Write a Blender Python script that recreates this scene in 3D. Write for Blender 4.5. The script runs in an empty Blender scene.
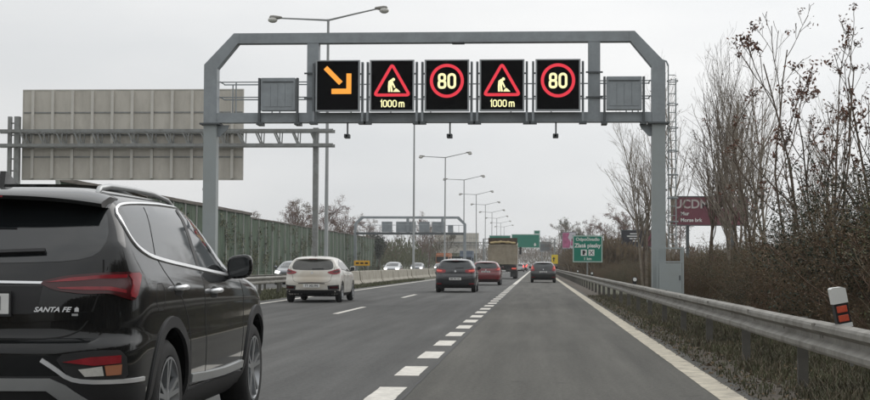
import bpy, bmesh, math, random
import numpy as np
from mathutils import Vector, Matrix
from mathutils.bvhtree import BVHTree

R = math.radians
sc = bpy.context.scene
COL = sc.collection

# ---------------------------------------------------------------- camera
cam_d = bpy.data.cameras.new('camera')
cam = bpy.data.objects.new('camera', cam_d)
COL.objects.link(cam)
cam.location = (0, 0, 1.2)
cam.rotation_euler = (R(90 + 2.5), R(-0.25), R(3.92))
cam_d.sensor_width = 36
cam_d.lens = 61.5
cam_d.clip_start = 0.1
cam_d.clip_end = 6000
sc.camera = cam

# ---------------------------------------------------------------- sky
world = bpy.data.worlds.new('World')
sc.world = world
world.use_nodes = True
wt = world.node_tree
wt.nodes.clear()
w_out = wt.nodes.new('ShaderNodeOutputWorld')
w_bg = wt.nodes.new('ShaderNodeBackground')
w_sky = wt.nodes.new('ShaderNodeTexSky')
w_sky.sky_type = 'NISHITA'
w_sky.sun_disc = False
SUN_EL, SUN_AZ = 38, 40
w_sky.sun_elevation = R(SUN_EL)
w_sky.sun_rotation = R(SUN_AZ)
w_sky.dust_density = 4
w_hs = wt.nodes.new('ShaderNodeHueSaturation')
w_hs.inputs['Saturation'].default_value = 0.10
w_hs.inputs['Value'].default_value = 1.0
wt.links.new(w_sky.outputs[0], w_hs.inputs['Color'])
# overcast: an even cloud deck in front of the clear sky, with soft folds
w_tc = wt.nodes.new('ShaderNodeTexCoord')
w_map = wt.nodes.new('ShaderNodeMapping')
w_map.inputs['Scale'].default_value = (1.0, 1.0, 3.2)
wt.links.new(w_tc.outputs['Generated'], w_map.inputs['Vector'])
w_n = wt.nodes.new('ShaderNodeTexNoise')
w_n.inputs['Scale'].default_value = 3.1
w_n.inputs['Detail'].default_value = 5
w_n.inputs['Roughness'].default_value = 0.5
wt.links.new(w_map.outputs[0], w_n.inputs['Vector'])
w_r = wt.nodes.new('ShaderNodeValToRGB')
w_r.color_ramp.elements[0].position = 0.3
w_r.color_ramp.elements[0].color = (6.3, 6.5, 6.65, 1)
w_r.color_ramp.elements[1].position = 0.68
w_r.color_ramp.elements[1].color = (7.7, 7.75, 7.75, 1)
wt.links.new(w_n.outputs['Fac'], w_r.inputs[0])
w_mix = wt.nodes.new('ShaderNodeMix')
w_mix.data_type = 'RGBA'
w_mix.inputs[0].default_value = 0.9
wt.links.new(w_hs.outputs[0], w_mix.inputs[6])
wt.links.new(w_r.outputs[0], w_mix.inputs[7])
# an overcast deck is brighter overhead and around the hidden sun
w_sep = wt.nodes.new('ShaderNodeSeparateXYZ')
wt.links.new(w_tc.outputs['Generated'], w_sep.inputs[0])
w_el = wt.nodes.new('ShaderNodeMapRange')
for _i, _v in ((1, 0.0), (2, 1.0), (3, 0.93), (4, 1.75)):
    w_el.inputs[_i].default_value = _v
wt.links.new(w_sep.outputs[2], w_el.inputs[0])
w_dot = wt.nodes.new('ShaderNodeVectorMath')
w_dot.operation = 'DOT_PRODUCT'
w_dot.inputs[1].default_value = (math.sin(R(SUN_AZ)) * math.cos(R(SUN_EL)), math.cos(R(SUN_AZ)) * math.cos(R(SUN_EL)), math.sin(R(SUN_EL)))
wt.links.new(w_tc.outputs['Generated'], w_dot.inputs[0])
w_gl = wt.nodes.new('ShaderNodeMapRange')
w_gl.interpolation_type = 'SMOOTHSTEP'
for _i, _v in ((1, 0.1), (2, 1.0), (3, 0.0), (4, 0.28)):
    w_gl.inputs[_i].default_value = _v
wt.links.new(w_dot.outputs['Value'], w_gl.inputs[0])
w_add = wt.nodes.new('ShaderNodeMath')
wt.links.new(w_el.outputs[0], w_add.inputs[0])
wt.links.new(w_gl.outputs[0], w_add.inputs[1])
w_sc = wt.nodes.new('ShaderNodeVectorMath')
w_sc.operation = 'SCALE'
wt.links.new(w_mix.outputs[2], w_sc.inputs[0])
wt.links.new(w_add.outputs[0], w_sc.inputs['Scale'])
wt.links.new(w_sc.outputs[0], w_bg.inputs['Color'])
w_bg.inputs['Strength'].default_value = 0.10
wt.links.new(w_bg.outputs[0], w_out.inputs['Surface'])

# ---------------------------------------------------------------- sun
sun_d = bpy.data.lights.new('sun', 'SUN')
sun_d.energy = 0.6
sun_d.angle = R(40)
sun_d.color = (1.0, 0.97, 0.93)
sun = bpy.data.objects.new('sun', sun_d)
COL.objects.link(sun)
_el, _az = R(SUN_EL), R(SUN_AZ)
_dir = Vector((math.sin(_az) * math.cos(_el), math.cos(_az) * math.cos(_el), math.sin(_el)))
sun.rotation_euler = _dir.to_track_quat('Z', 'Y').to_euler()
sun.location = (30, 40, 60)

sc.view_settings.view_transform = 'Standard'
sc.view_settings.look = 'None'
sc.view_settings.exposure = 0.0
sc.view_settings.gamma = 1
sc.render.engine = 'CYCLES'
sc.cycles.use_denoising = True
sc.cycles.max_bounces = 6
sc.cycles.diffuse_bounces = 3
sc.cycles.glossy_bounces = 3
sc.cycles.volume_bounces = 1
sc.cycles.caustics_reflective = False
sc.cycles.caustics_refractive = False

# ---------------------------------------------------------------- materials
MATS = {}


def mat(name, col, rough=0.6, metal=0.0, var=0.12, scale=3.0, bump=0.0, bscale=60.0, coat=0.0,
        spec=0.5, dirt=None, dirt_amt=0.0, dirt_scale=2.0, emit=None, estr=0.0, stretch=(1, 1, 1), wear=None):
    if name in MATS:
        return MATS[name]
    m = bpy.data.materials.new(name)
    m.use_nodes = True
    nt = m.node_tree
    b = nt.nodes['Principled BSDF']
    b.inputs['Roughness'].default_value = rough
    b.inputs['Metallic'].default_value = metal
    b.inputs['Specular IOR Level'].default_value = spec
    b.inputs['Coat Weight'].default_value = coat
    b.inputs['Coat Roughness'].default_value = 0.04
    tc = nt.nodes.new('ShaderNodeTexCoord')
    mp = nt.nodes.new('ShaderNodeMapping')
    mp.inputs['Scale'].default_value = stretch
    nt.links.new(tc.outputs['Object'], mp.inputs['Vector'])
    n = nt.nodes.new('ShaderNodeTexNoise')
    n.inputs['Scale'].default_value = scale
    n.inputs['Detail'].default_value = 6
    n.inputs['Roughness'].default_value = 0.65
    nt.links.new(mp.outputs[0], n.inputs['Vector'])
    r = nt.nodes.new('ShaderNodeValToRGB')
    c0 = [max(0, c * (1 - var)) for c in col]
    c1 = [min(1, c * (1 + var)) for c in col]
    r.color_ramp.elements[0].position = 0.3
    r.color_ramp.elements[0].color = (*c0, 1)
    r.color_ramp.elements[1].position = 0.7
    r.color_ramp.elements[1].color = (*c1, 1)
    nt.links.new(n.outputs['Fac'], r.inputs[0])
    out = r.outputs[0]
    if dirt is not None:
        n2 = nt.nodes.new('ShaderNodeTexNoise')
        n2.inputs['Scale'].default_value = dirt_scale
        n2.inputs['Detail'].default_value = 8
        n2.inputs['Roughness'].default_value = 0.7
        nt.links.new(mp.outputs[0], n2.inputs['Vector'])
        r2 = nt.nodes.new('ShaderNodeValToRGB')
        r2.color_ramp.elements[0].position = 0.42
        r2.color_ramp.elements[0].color = (0, 0, 0, 1)
        r2.color_ramp.elements[1].position = 0.72
        r2.color_ramp.elements[1].color = (dirt_amt, dirt_amt, dirt_amt, 1)
        nt.links.new(n2.outputs['Fac'], r2.inputs[0])
        mx = nt.nodes.new('ShaderNodeMix')
        mx.data_type = 'RGBA'
        nt.links.new(r2.outputs[0], mx.inputs[0])
        nt.links.new(out, mx.inputs[6])
        mx.inputs[7].default_value = (*dirt, 1)
        out = mx.outputs[2]
    nt.links.new(out, b.inputs['Base Color'])
    if bump > 0:
        n3 = nt.nodes.new('ShaderNodeTexNoise')
        n3.inputs['Scale'].default_value = bscale
        n3.inputs['Detail'].default_value = 4
        nt.links.new(mp.outputs[0], n3.inputs['Vector'])
        bp = nt.nodes.new('ShaderNodeBump')
        bp.inputs['Strength'].default_value = bump
        bp.inputs['Distance'].default_value = 0.02
        nt.links.new(n3.outputs['Fac'], bp.inputs['Height'])
        nt.links.new(bp.outputs[0], b.inputs['Normal'])
    if emit is not None:
        b.inputs['Emission Color'].default_value = (*emit, 1)
        b.inputs['Emission Strength'].default_value = estr
    MATS[name] = m
    return m


def asphalt():
    m = bpy.data.materials.new('asphalt')
    m.use_nodes = True
    nt = m.node_tree
    b = nt.nodes['Principled BSDF']
    tc = nt.nodes.new('ShaderNodeTexCoord')

    def noise(scale, stretch, detail=6, rough=0.6):
        mp = nt.nodes.new('ShaderNodeMapping')
        mp.inputs['Scale'].default_value = stretch
        nt.links.new(tc.outputs['Object'], mp.inputs['Vector'])
        n = nt.nodes.new('ShaderNodeTexNoise')
        n.inputs['Scale'].default_value = scale
        n.inputs['Detail'].default_value = detail
        n.inputs['Roughness'].default_value = rough
        nt.links.new(mp.outputs[0], n.inputs['Vector'])
        return n.outputs['Fac']

    def ramp(src, p0, v0, p1, v1):
        r = nt.nodes.new('ShaderNodeMapRange')
        r.inputs[1].default_value = p0
        r.inputs[2].default_value = p1
        r.inputs[3].default_value = v0
        r.inputs[4].default_value = v1
        nt.links.new(src, r.inputs[0])
        return r.outputs[0]

    def mul(a, c):
        x = nt.nodes.new('ShaderNodeMath')
        x.operation = 'MULTIPLY'
        nt.links.new(a, x.inputs[0])
        nt.links.new(c, x.inputs[1])
        return x.outputs[0]
    fine = ramp(noise(22, (1, 0.8, 1), 8, 0.85), 0.3, 0.50, 0.7, 1.50)
    streak = ramp(noise(2.2, (1, 0.035, 1)), 0.3, 0.72, 0.7, 1.26)
    patch = ramp(noise(0.55, (1, 0.35, 1), 5), 0.35, 0.88, 0.68, 1.10)
    spots = ramp(noise(1.7, (1, 0.6, 1), 7, 0.7), 0.60, 1.0, 0.72, 0.62)
    val = mul(mul(mul(fine, streak), patch), spots)
    cm = nt.nodes.new('ShaderNodeMix')
    cm.data_type = 'RGBA'
    cm.blend_type = 'MULTIPLY'
    cm.inputs[0].default_value = 1
    sp_ = nt.nodes.new('ShaderNodeSeparateXYZ')
    nt.links.new(tc.outputs['Object'], sp_.inputs[0])
    gt = nt.nodes.new('ShaderNodeMath')
    gt.operation = 'GREATER_THAN'
    gt.inputs[1].default_value = -1.19
    nt.links.new(sp_.outputs[0], gt.inputs[0])
    lane = nt.nodes.new('ShaderNodeMix')
    lane.data_type = 'RGBA'
    lane.inputs[6].default_value = (0.080, 0.0795, 0.0765, 1)
    lane.inputs[7].default_value = (0.086, 0.083, 0.0735, 1)
    nt.links.new(gt.outputs[0], lane.inputs[0])
    nt.links.new(lane.outputs[2], cm.inputs[6])
    nt.links.new(val, cm.inputs[7])
    nt.links.new(cm.outputs[2], b.inputs['Base Color'])
    b.inputs['Roughness'].default_value = 0.86
    b.inputs['Specular IOR Level'].default_value = 0.3
    bp = nt.nodes.new('ShaderNodeBump')
    bp.inputs['Strength'].default_value = 0.5
    bp.inputs['Distance'].default_value = 0.008
    nt.links.new(noise(120, (1, 1, 1), 3), bp.inputs['Height'])
    nt.links.new(bp.outputs[0], b.inputs['Normal'])
    return m


M_ASPH = asphalt()
M_PAINT = mat('road_paint', (0.66, 0.63, 0.57), 0.7, var=0.10, scale=9, dirt=(0.22, 0.21, 0.19), dirt_amt=0.6, dirt_scale=7, bump=0.2)
M_PAINT_Y = mat('worn_edge_paint', (0.52, 0.47, 0.37), 0.75, var=0.14, scale=5, dirt=(0.16, 0.145, 0.12), dirt_amt=0.85, dirt_scale=4, bump=0.2)
M_GRASS_G = mat('verge_soil', (0.070, 0.066, 0.042), 0.95, var=0.45, scale=1.1, dirt=(0.060, 0.075, 0.028), dirt_amt=0.8, dirt_scale=0.6, bump=0.9, bscale=9)
M_DIRT = mat('shoulder_dirt', (0.085, 0.069, 0.052), 0.95, var=0.4, scale=6, dirt=(0.045, 0.040, 0.034), dirt_amt=0.7, dirt_scale=2.2, bump=0.9, bscale=35)
M_STEEL = mat('painted_steel', (0.30, 0.33, 0.35), 0.5, var=0.09, scale=2.5, dirt=(0.10, 0.10, 0.095), dirt_amt=0.35, dirt_scale=1.3)
M_STEEL_L = mat('pale_painted_steel', (0.34, 0.375, 0.38), 0.5, var=0.08, scale=2.0, dirt=(0.20, 0.20, 0.18), dirt_amt=0.4, dirt_scale=2.0)
M_STEEL_D = mat('dark_painted_steel', (0.085, 0.095, 0.10), 0.55, var=0.1, scale=2.5)
M_GALV = mat('galvanised_steel', (0.27, 0.28, 0.275), 0.5, metal=0.25, var=0.14, scale=5, dirt=(0.14, 0.13, 0.11), dirt_amt=0.6, dirt_scale=3)
M_RAIL = mat('weathered_guardrail', (0.26, 0.25, 0.225), 0.65, metal=0.15, var=0.18, scale=4, dirt=(0.09, 0.08, 0.065), dirt_amt=0.8, dirt_scale=2.2, bump=0.12, bscale=30)
M_POST = mat('dirty_rail_post', (0.105, 0.10, 0.088), 0.8, var=.25, scale=5)
M_LAMP = mat('lamp_pole_metal', (0.30, 0.31, 0.31), 0.55, var=0.08)
M_LAMPHEAD = mat('lamp_head', (0.22, 0.21, 0.19), 0.5)
M_CONC = mat('barrier_concrete', (0.36, 0.335, 0.28), 0.85, var=0.16, scale=3, dirt=(0.15, 0.13, 0.10), dirt_amt=0.7, dirt_scale=1.6, bump=0.3, bscale=25)
M_SIGNBACK = mat('sign_back_sheet', (0.56, 0.53, 0.47), 0.55, var=0.06, scale=1.2, dirt=(0.30, 0.28, 0.24), dirt_amt=0.5, dirt_scale=1.1, stretch=(1, 1, 0.35))
M_SIGNRIB = mat('sign_rib_alu', (0.60, 0.58, 0.53), 0.5, var=0.06)
M_BLACK = mat('display_black', (0.003, 0.003, 0.0035), 0.8, var=0.1, spec=0.02)
M_FRAME = mat('display_frame', (0.33, 0.35, 0.36), 0.45, metal=0.3, var=0.06)
M_LED_R = mat('led_red', (0.2, 0.01, 0.02), 0.5, emit=(0.72, 0.032, 0.052), estr=1.0)
M_LED_O = mat('led_amber', (0.2, 0.1, 0.01), 0.5, emit=(0.95, 0.36, 0.045), estr=1.0)
M_LED_W = mat('led_warm_white', (0.2, 0.2, 0.1), 0.5, emit=(1.0, 0.93, 0.50), estr=1.05)
M_GREEN = mat('sign_green', (0.0, 0.19, 0.125), 0.45, var=0.06)
M_WHITE = mat('sign_white', (0.75, 0.76, 0.74), 0.5, var=0.04)
M_YELLOW = mat('sign_yellow', (0.75, 0.55, 0.03), 0.5, var=0.06)
M_ORANGE = mat('sign_amber', (0.65, 0.36, 0.04), 0.5, var=0.06)
M_RUBBER = mat('tyre_rubber', (0.018, 0.018, 0.018), 0.85, var=0.25, scale=8)
M_PLASTIC = mat('black_plastic', (0.016, 0.016, 0.017), 0.55, var=0.2)
M_GLASS_D = mat('tinted_glass', (0.010, 0.012, 0.013), 0.04, var=0.1, spec=0.7, coat=0.3)
M_GLASS = mat('car_glass', (0.022, 0.026, 0.028), 0.05, var=0.1, spec=0.6)
M_CHROME = mat('satin_chrome', (0.80, 0.81, 0.82), 0.38, metal=0.75, var=0.05)
M_SILVER = mat('silver_trim', (0.42, 0.43, 0.43), 0.35, metal=0.6, var=0.06)
M_RIM = mat('alloy_rim', (0.34, 0.35, 0.36), 0.35, metal=0.7, var=0.06)
M_RIM_D = mat('dark_alloy', (0.05, 0.052, 0.055), 0.4, metal=0.5, var=0.06)
M_TAIL = mat('tail_lamp_red', (0.25, 0.014, 0.022), 0.2, var=0.25, scale=14, coat=0.3)
M_TAIL_D = mat('tail_lamp_dark_red', (0.055, 0.004, 0.006), 0.15, var=0.2, coat=0.3)
M_TAIL_ON = mat('tail_lamp_lit', (0.3, 0.02, 0.02), 0.3, emit=(1.0, 0.20, 0.13), estr=0.36)
M_BRAKE_ON = mat('brake_lamp_lit', (0.3, 0.02, 0.02), 0.3, emit=(1.0, 0.10, 0.08), estr=1.6)
M_LENS = mat('clear_lens', (0.55, 0.54, 0.50), 0.15, var=0.15, scale=20, coat=0.6)
M_LENS_O = mat('amber_lens', (0.42, 0.17, 0.09), 0.15, var=0.1, coat=0.6)
M_HEAD_ON = mat('headlight_lit', (0.8, 0.8, 0.8), 0.2, emit=(1.0, 0.97, 0.88), estr=4.0)
M_PLATE = mat('plate_white', (0.70, 0.70, 0.68), 0.45, var=0.06, scale=9)
M_INK = mat('black_ink', (0.01, 0.01, 0.01), 0.6)
M_SEAM = mat('panel_gap', (0.004, 0.004, 0.004), 0.8)
M_REFL = mat('red_reflector', (0.60, 0.10, 0.055), 0.3, var=0.15, scale=40)
M_BARK = mat('bark', (0.115, 0.088, 0.066), 0.9, var=0.35, scale=6, bump=0.4)
M_BARK_P = mat('pale_bark', (0.25, 0.215, 0.175), 0.9, var=0.3, scale=6)
M_TWIG = mat('thicket_twig', (0.125, 0.092, 0.056), 0.9, var=0.4, scale=2)
M_TWIG_R = mat('reddish_twig', (0.130, 0.080, 0.054), 0.9, var=0.35, scale=2)
M_LEAF_B = mat('withered_leaf', (0.120, 0.082, 0.043), 0.8, var=0.5, scale=1.5)
M_LEAF_G = mat('dull_green_leaf', (0.080, 0.084, 0.036), 0.7, var=0.5, scale=1.3)
M_LEAF_D = mat('dark_evergreen', (0.028, 0.036, 0.020), 0.7, var=0.5, scale=1.3)
M_SEED = mat('seed_cluster', (0.150, 0.075, 0.050), 0.85, var=0.4, scale=5)
M_BLADE = mat('verge_grass', (0.078, 0.080, 0.040), 0.8, var=0.55, scale=0.9)
M_BLADE_D = mat('dry_grass', (0.100, 0.083, 0.054), 0.85, var=0.4, scale=0.9)


def barrier_green():
    m = mat('barrier_panel_green', (0.045, 0.078, 0.045), 0.9, var=0.6, scale=1.6, dirt=(0.13, 0.145, 0.105), dirt_amt=0.6,
            dirt_scale=1.1, stretch=(1, 1, 0.25), bump=0.6, bscale=12)
    return m


M_BARR = barrier_green()
M_BARRP = mat('barrier_post', (0.33, 0.335, 0.31), 0.75, var=0.15, scale=2)
M_BARRC = mat('barrier_cap', (0.10, 0.085, 0.07), 0.85, var=0.3, scale=1.5)


# ---------------------------------------------------------------- mesh helpers
class MB:
    def __init__(self):
        self.v = []
        self.f = []

    def add(self, vs, fs):
        o = len(self.v)
        self.v.extend([tuple(p) for p in vs])
        self.f.extend([tuple(i + o for i in f) for f in fs])
        return self

    def box(self, x0, x1, y0, y1, z0, z1, ch=0.0):
        if ch <= 0:
            vs = [(x0, y0, z0), (x1, y0, z0), (x1, y1, z0), (x0, y1, z0), (x0, y0, z1), (x1, y0, z1), (x1, y1, z1), (x0, y1, z1)]
            fs = [(0, 3, 2, 1), (4, 5, 6, 7), (0, 1, 5, 4), (1, 2, 6, 5), (2, 3, 7, 6), (3, 0, 4, 7)]
            return self.add(vs, fs)
        bm = bmesh.new()
        bmesh.ops.create_cube(bm, size=1)
        for q in bm.verts:
            q.co = ((x0 + x1) / 2 + q.co.x * (x1 - x0), (y0 + y1) / 2 + q.co.y * (y1 - y0), (z0 + z1) / 2 + q.co.z * (z1 - z0))
        bmesh.ops.bevel(bm, geom=bm.edges[:], offset=ch, segments=2, affect='EDGES', profile=0.5)
        bm.verts.ensure_lookup_table()
        for i, q in enumerate(bm.verts):
            q.index = i
        self.add([q.co[:] for q in bm.verts], [[q.index for q in f.verts] for f in bm.faces])
        bm.free()
        return self

    def bar(self, a, b, wd, hd=None, up=(0, 0, 1)):
        hd = hd or wd
        a, b = Vector(a), Vector(b)
        d = (b - a).normalized()
        u = Vector(up)
        if abs(d.dot(u)) > 0.95:
            u = Vector((0, 1, 0))
        s = d.cross(u).normalized() * (wd / 2)
        t = s.cross(d).normalized() * (hd / 2)
        vs = [a - s - t, a + s - t, a + s + t, a - s + t, b - s - t, b + s - t, b + s + t, b - s + t]
        fs = [(0, 1, 2, 3), (7, 6, 5, 4), (0, 4, 5, 1), (1, 5, 6, 2), (2, 6, 7, 3), (3, 7, 4, 0)]
        return self.add(vs, fs)

    def tube(self, pts, rad, n=6, cap=True):
        pts = [Vector(p) for p in pts]
        if not hasattr(rad, '__len__'):
            rad = [rad] * len(pts)
        base = len(self.v)
        prev = None
        for i, p in enumerate(pts):
            d = (pts[min(i + 1, len(pts) - 1)] - pts[max(i - 1, 0)]).normalized()
            if prev is None:
                u = Vector((0, 0, 1)) if abs(d.z) < 0.9 else Vector((1, 0, 0))
                s = d.cross(u).normalized()
            else:
                s = (prev - d * prev.dot(d)).normalized()
            prev = s
            t = d.cross(s)
            for k in range(n):
                a = 2 * math.pi * k / n
                self.v.append(tuple(p + (s * math.cos(a) + t * math.sin(a)) * rad[i]))
        for i in range(len(pts) - 1):
            for k in range(n):
                k2 = (k + 1) % n
                self.f.append((base + i * n + k, base + i * n + k2, base + (i + 1) * n + k2, base + (i + 1) * n + k))
        if cap:
            self.f.append(tuple(base + k for k in range(n))[::-1])
            self.f.append(tuple(base + (len(pts) - 1) * n + k for k in range(n)))
        return self

    def prism(self, poly, axis, a0, a1):
        """poly 2D, extruded along axis between a0 and a1. axis 'y': poly in (x,z); 'x': (y,z); 'z': (x,y)"""
        n = len(poly)

        def P(p, a):
            return {'y': (p[0], a, p[1]), 'x': (a, p[0], p[1]), 'z': (p[0], p[1], a)}[axis]
        vs = [P(p, a0) for p in poly] + [P(p, a1) for p in poly]
        fs = [tuple(range(n)), tuple(range(2 * n - 1, n - 1, -1))]
        for i in range(n):
            j = (i + 1) % n
            fs.append((i, i + n, j + n, j))
        return self.add(vs, fs)

    def lathe_x(self, prof, c, n=32):
        """prof: list of (x, r); axis along x through c=(y,z)"""
        base = len(self.v)
        for (x, r) in prof:
            for k in range(n):
                a = 2 * math.pi * k / n
                self.v.append((x, c[0] + r * math.cos(a), c[1] + r * math.sin(a)))
        for i in range(len(prof) - 1):
            for k in range(n):
                k2 = (k + 1) % n
                self.f.append((base + i * n + k, base + i * n + k2, base + (i + 1) * n + k2, base + (i + 1) * n + k))
        return self

    def ribbon(self, pts, wd, y0, y1, closed=False):
        """flat stroke in xz plane with real thickness y0..y1"""
        P = [Vector((p[0], p[1])) for p in pts]
        n = len(P)
        L, Rr = [], []
        for i in range(n):
            a = P[(i - 1) % n] if (closed or i > 0) else None
            c = P[(i + 1) % n] if (closed or i < n - 1) else None
            if a is not None and c is not None:
                d1, d2 = (P[i] - a).normalized(), (c - P[i]).normalized()
                t = (d1 + d2).normalized()
                k = 1 / max(0.35, t.dot(d1))
            else:
                t = ((c - P[i]) if a is None else (P[i] - a)).normalized()
                k = 1
            nn = Vector((-t.y, t.x)) * (wd / 2 * k)
            L.append(P[i] + nn)
            Rr.append(P[i] - nn)
        m = n if closed else n - 1
        for i in range(m):
            j = (i + 1) % n
            q = [L[i], Rr[i], Rr[j], L[j]]
            vs = [(p.x, y0, p.y) for p in q] + [(p.x, y1, p.y) for p in q]
            self.add(vs, [(0, 1, 2, 3), (7, 6, 5, 4), (0, 4, 5, 1), (1, 5, 6, 2), (2, 6, 7, 3), (3, 7, 4, 0)])
        return self

    def mesh(self, name, m=None, smooth=False, angle=None):
        me = bpy.data.meshes.new(name)
        me.from_pydata(self.v, [], self.f)
        me.update()
        if m:
            me.materials.append(m)
        if smooth:
            me.polygons.foreach_set('use_smooth', [True] * len(me.polygons))
            if angle:
                me.set_sharp_from_angle(angle=R(angle))
        return me

    def build(self, name, m, parent=None, smooth=False, angle=None, fix=True):
        me = self.mesh(name, m, smooth, angle)
        if fix and len(self.f) < 4000:
            bm = bmesh.new()
            bm.from_mesh(me)
            bmesh.ops.recalc_face_normals(bm, faces=bm.faces)
            bm.to_mesh(me)
            bm.free()
        return link(name, me, parent)


def link(name, me, parent=None):
    o = bpy.data.objects.new(name, me)
    COL.objects.link(o)
    if parent is not None:
        o.parent = parent
    return o


def empty(name, loc=(0, 0, 0), rz=0.0):
    o = bpy.data.objects.new(name, None)
    o.empty_display_size = 0.2
    COL.objects.link(o)
    o.location = loc
    o.rotation_euler = (0, 0, rz)
    return o


def tag(o, label=None, cat=None, group=None, kind=None):
    if label:
        o['label'] = label
    if cat:
        o['category'] = cat
    if group:
        o['group'] = group
    if kind:
        o['kind'] = kind
    return o


def copy_tree(o, parent=None):
    c = o.copy()
    COL.objects.link(c)
    c.parent = parent
    for ch in list(o.children):
        copy_tree(ch, c)
    return c


def text_geo(s, size=1.0, offset=0.0, extrude=0.0, align='CENTER', shear=0.0, sx=1.0):
    cu = bpy.data.curves.new('txt', 'FONT')
    cu.body = s
    cu.size = size
    cu.offset = offset
    cu.extrude = extrude
    cu.align_x = align
    cu.align_y = 'CENTER'
    cu.shear = shear
    cu.resolution_u = 3
    ob = bpy.data.objects.new('txt', cu)
    me = ob.to_mesh()
    vs = [(v.co.x * sx, v.co.y, v.co.z) for v in me.vertices]
    fs = [tuple(p.vertices) for p in me.polygons]
    ob.to_mesh_clear()
    bpy.data.objects.remove(ob)
    bpy.data.curves.remove(cu)
    return vs, fs


def text_xz(name, s, size, x, y, z, m, parent, offset=0.0, align='CENTER', sx=1.0, ex=0.004):
    """upright lettering facing -y"""
    vs, fs = text_geo(s, size, offset, ex, align, sx=sx)
    b = MB().add([(x + p[0], y - p[2], z + p[1]) for p in vs], fs)
    return b.build(name, m, parent, fix=False)


def circle_pts(cx, cz, r, n=32, a0=0, a1=2 * math.pi, end=False):
    k = n if end else n
    return [(cx + r * math.cos(a0 + (a1 - a0) * i / (n - 1 if end else n)), cz + r * math.sin(a0 + (a1 - a0) * i / (n - 1 if end else n))) for i in range(k)]


# ================================================================ SETTING
rng = random.Random(7)


def sheet(name, x0, x1, y0, y1, z, m, nx=1, ny=1, parent=None):
    b = MB()
    for i in range(nx + 1):
        for j in range(ny + 1):
            b.v.append((x0 + (x1 - x0) * i / nx, y0 + (y1 - y0) * j / ny, z))
    for i in range(nx):
        for j in range(ny):
            a = i * (ny + 1) + j
            b.f.append((a, a + ny + 1, a + ny + 2, a + 1))
    return b.build(name, m, parent)


ground = tag(sheet('ground', -1500, 1500, -900, 2600, -0.02, M_GRASS_G), kind='structure')
road = tag(sheet('road', -8.95, 2.02, -600, 1500, 0.0, M_ASPH), kind='structure')
road_opp = tag(sheet('opposite_road', -27.0, -12.3, -600, 1500, 0.0, M_ASPH), kind='structure')
shoulder = tag(sheet('dirt_shoulder', 2.02, 2.95, -200, 400, -0.006, M_DIRT), kind='structure')
median = tag(sheet('median_strip', -12.3, -8.95, -600, 1500, -0.006, M_GRASS_G), kind='structure')


def worn_strip(name, xc, wd, y0, y1, m, parent, seed, step=0.4, ymax_jit=160):
    """painted line with a slightly ragged edge, as real paint has"""
    rg = random.Random(seed)
    b = MB()
    y = y0
    rows = []
    while y < y1:
        j = 0.005 if y < ymax_jit else 0
        rows.append((xc - wd / 2 + rg.uniform(-j, j), xc + wd / 2 + rg.uniform(-j, j), y))
        y += step if y < ymax_jit else 40
    rows.append((xc - wd / 2, xc + wd / 2, y1))
    for i in range(len(rows) - 1):
        a, c = rows[i], rows[i + 1]
        b.add([(a[0], a[2], 0.004), (a[1], a[2], 0.004), (c[1], c[2], 0.004), (c[0], c[2], 0.004)], [(0, 1, 2, 3)])
    return b.build(name, m, parent)


worn_strip('edge_line', 1.76, 0.25, -5, 1200, M_PAINT_Y, road, 1)
worn_strip('edge_line', -8.38, 0.20, -5, 1200, M_PAINT, road, 2)
worn_strip('edge_line', -12.95, 0.20, 30, 1200, M_PAINT, road_opp, 3)
worn_strip('edge_line', -25.9, 0.20, 30, 1200, M_PAINT, road_opp, 4)
worn_strip('pavement_seam', -1.20, 0.022, -5, 300, mat('tar_seam', (0.03, 0.03, 0.03), .7), road, 8)
# broad block line between right lane and through lanes
for k in range(28):
    yc = 7.8 + 3.0 * k
    worn_strip('lane_block', -1.40 + rng.uniform(-.01, .01), 0.27, yc - 0.75, yc + 0.75, M_PAINT, road, 20 + k, step=0.25)
worn_strip('lane_line', -1.40, 0.25, 92, 900, M_PAINT, road, 5)
for k in range(24):
    y0 = 17.9 + 18 * k
    worn_strip('lane_dash', -4.88, 0.15, y0, y0 + 6, M_PAINT, road, 60 + k, step=0.5)
for k in range(20):
    for xx in (-16.7, -20.5):
        worn_strip('lane_dash', xx, 0.15, 42 + 18 * k, 48 + 18 * k, M_PAINT, road_opp, 90 + k, step=1)

# ================================================================ GUARDRAILS


def rail_mesh(L, side):
    """W-beam segment along +y, face towards side (-1: road on the -x side)"""
    s = side
    prof = [(0.0, 0.755), (0.02, 0.768), (0.075, 0.745), (0.085, 0.72), (0.085, 0.675), (0.015, 0.625), (0.015, 0.575),
            (0.085, 0.525), (0.085, 0.48), (0.075, 0.455), (0.02, 0.435), (0.0, 0.448)]
    prof = [(d, .588 + (z - .60) * .86) for d, z in prof]
    b = MB()
    n = len(prof)
    for y in (0, L + 0.12):
        for (d, z) in prof:
            b.v.append((s * (d + (0.004 if y > 0 else 0)), y, z))
    for i in range(n - 1):
        b.f.append((i, i + 1, n + i + 1, n + i))
    for yy in (0.04, 0.10, L - 0.0, L * 0.5):
        for zz in (0.60, 0.70, 0.50):
            if zz == 0.60:
                b.box(s * 0.012 - 0.012, s * 0.012 + 0.012, yy - 0.014, yy + 0.014, zz - 0.014, zz + 0.014)
            elif yy != L * 0.5:
                b.box(s * 0.088 - 0.006, s * 0.088 + 0.006, yy - 0.012, yy + 0.012, zz - 0.012, zz + 0.012)
    me = b.mesh('rail_segment', M_RAIL)
    return me


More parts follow.
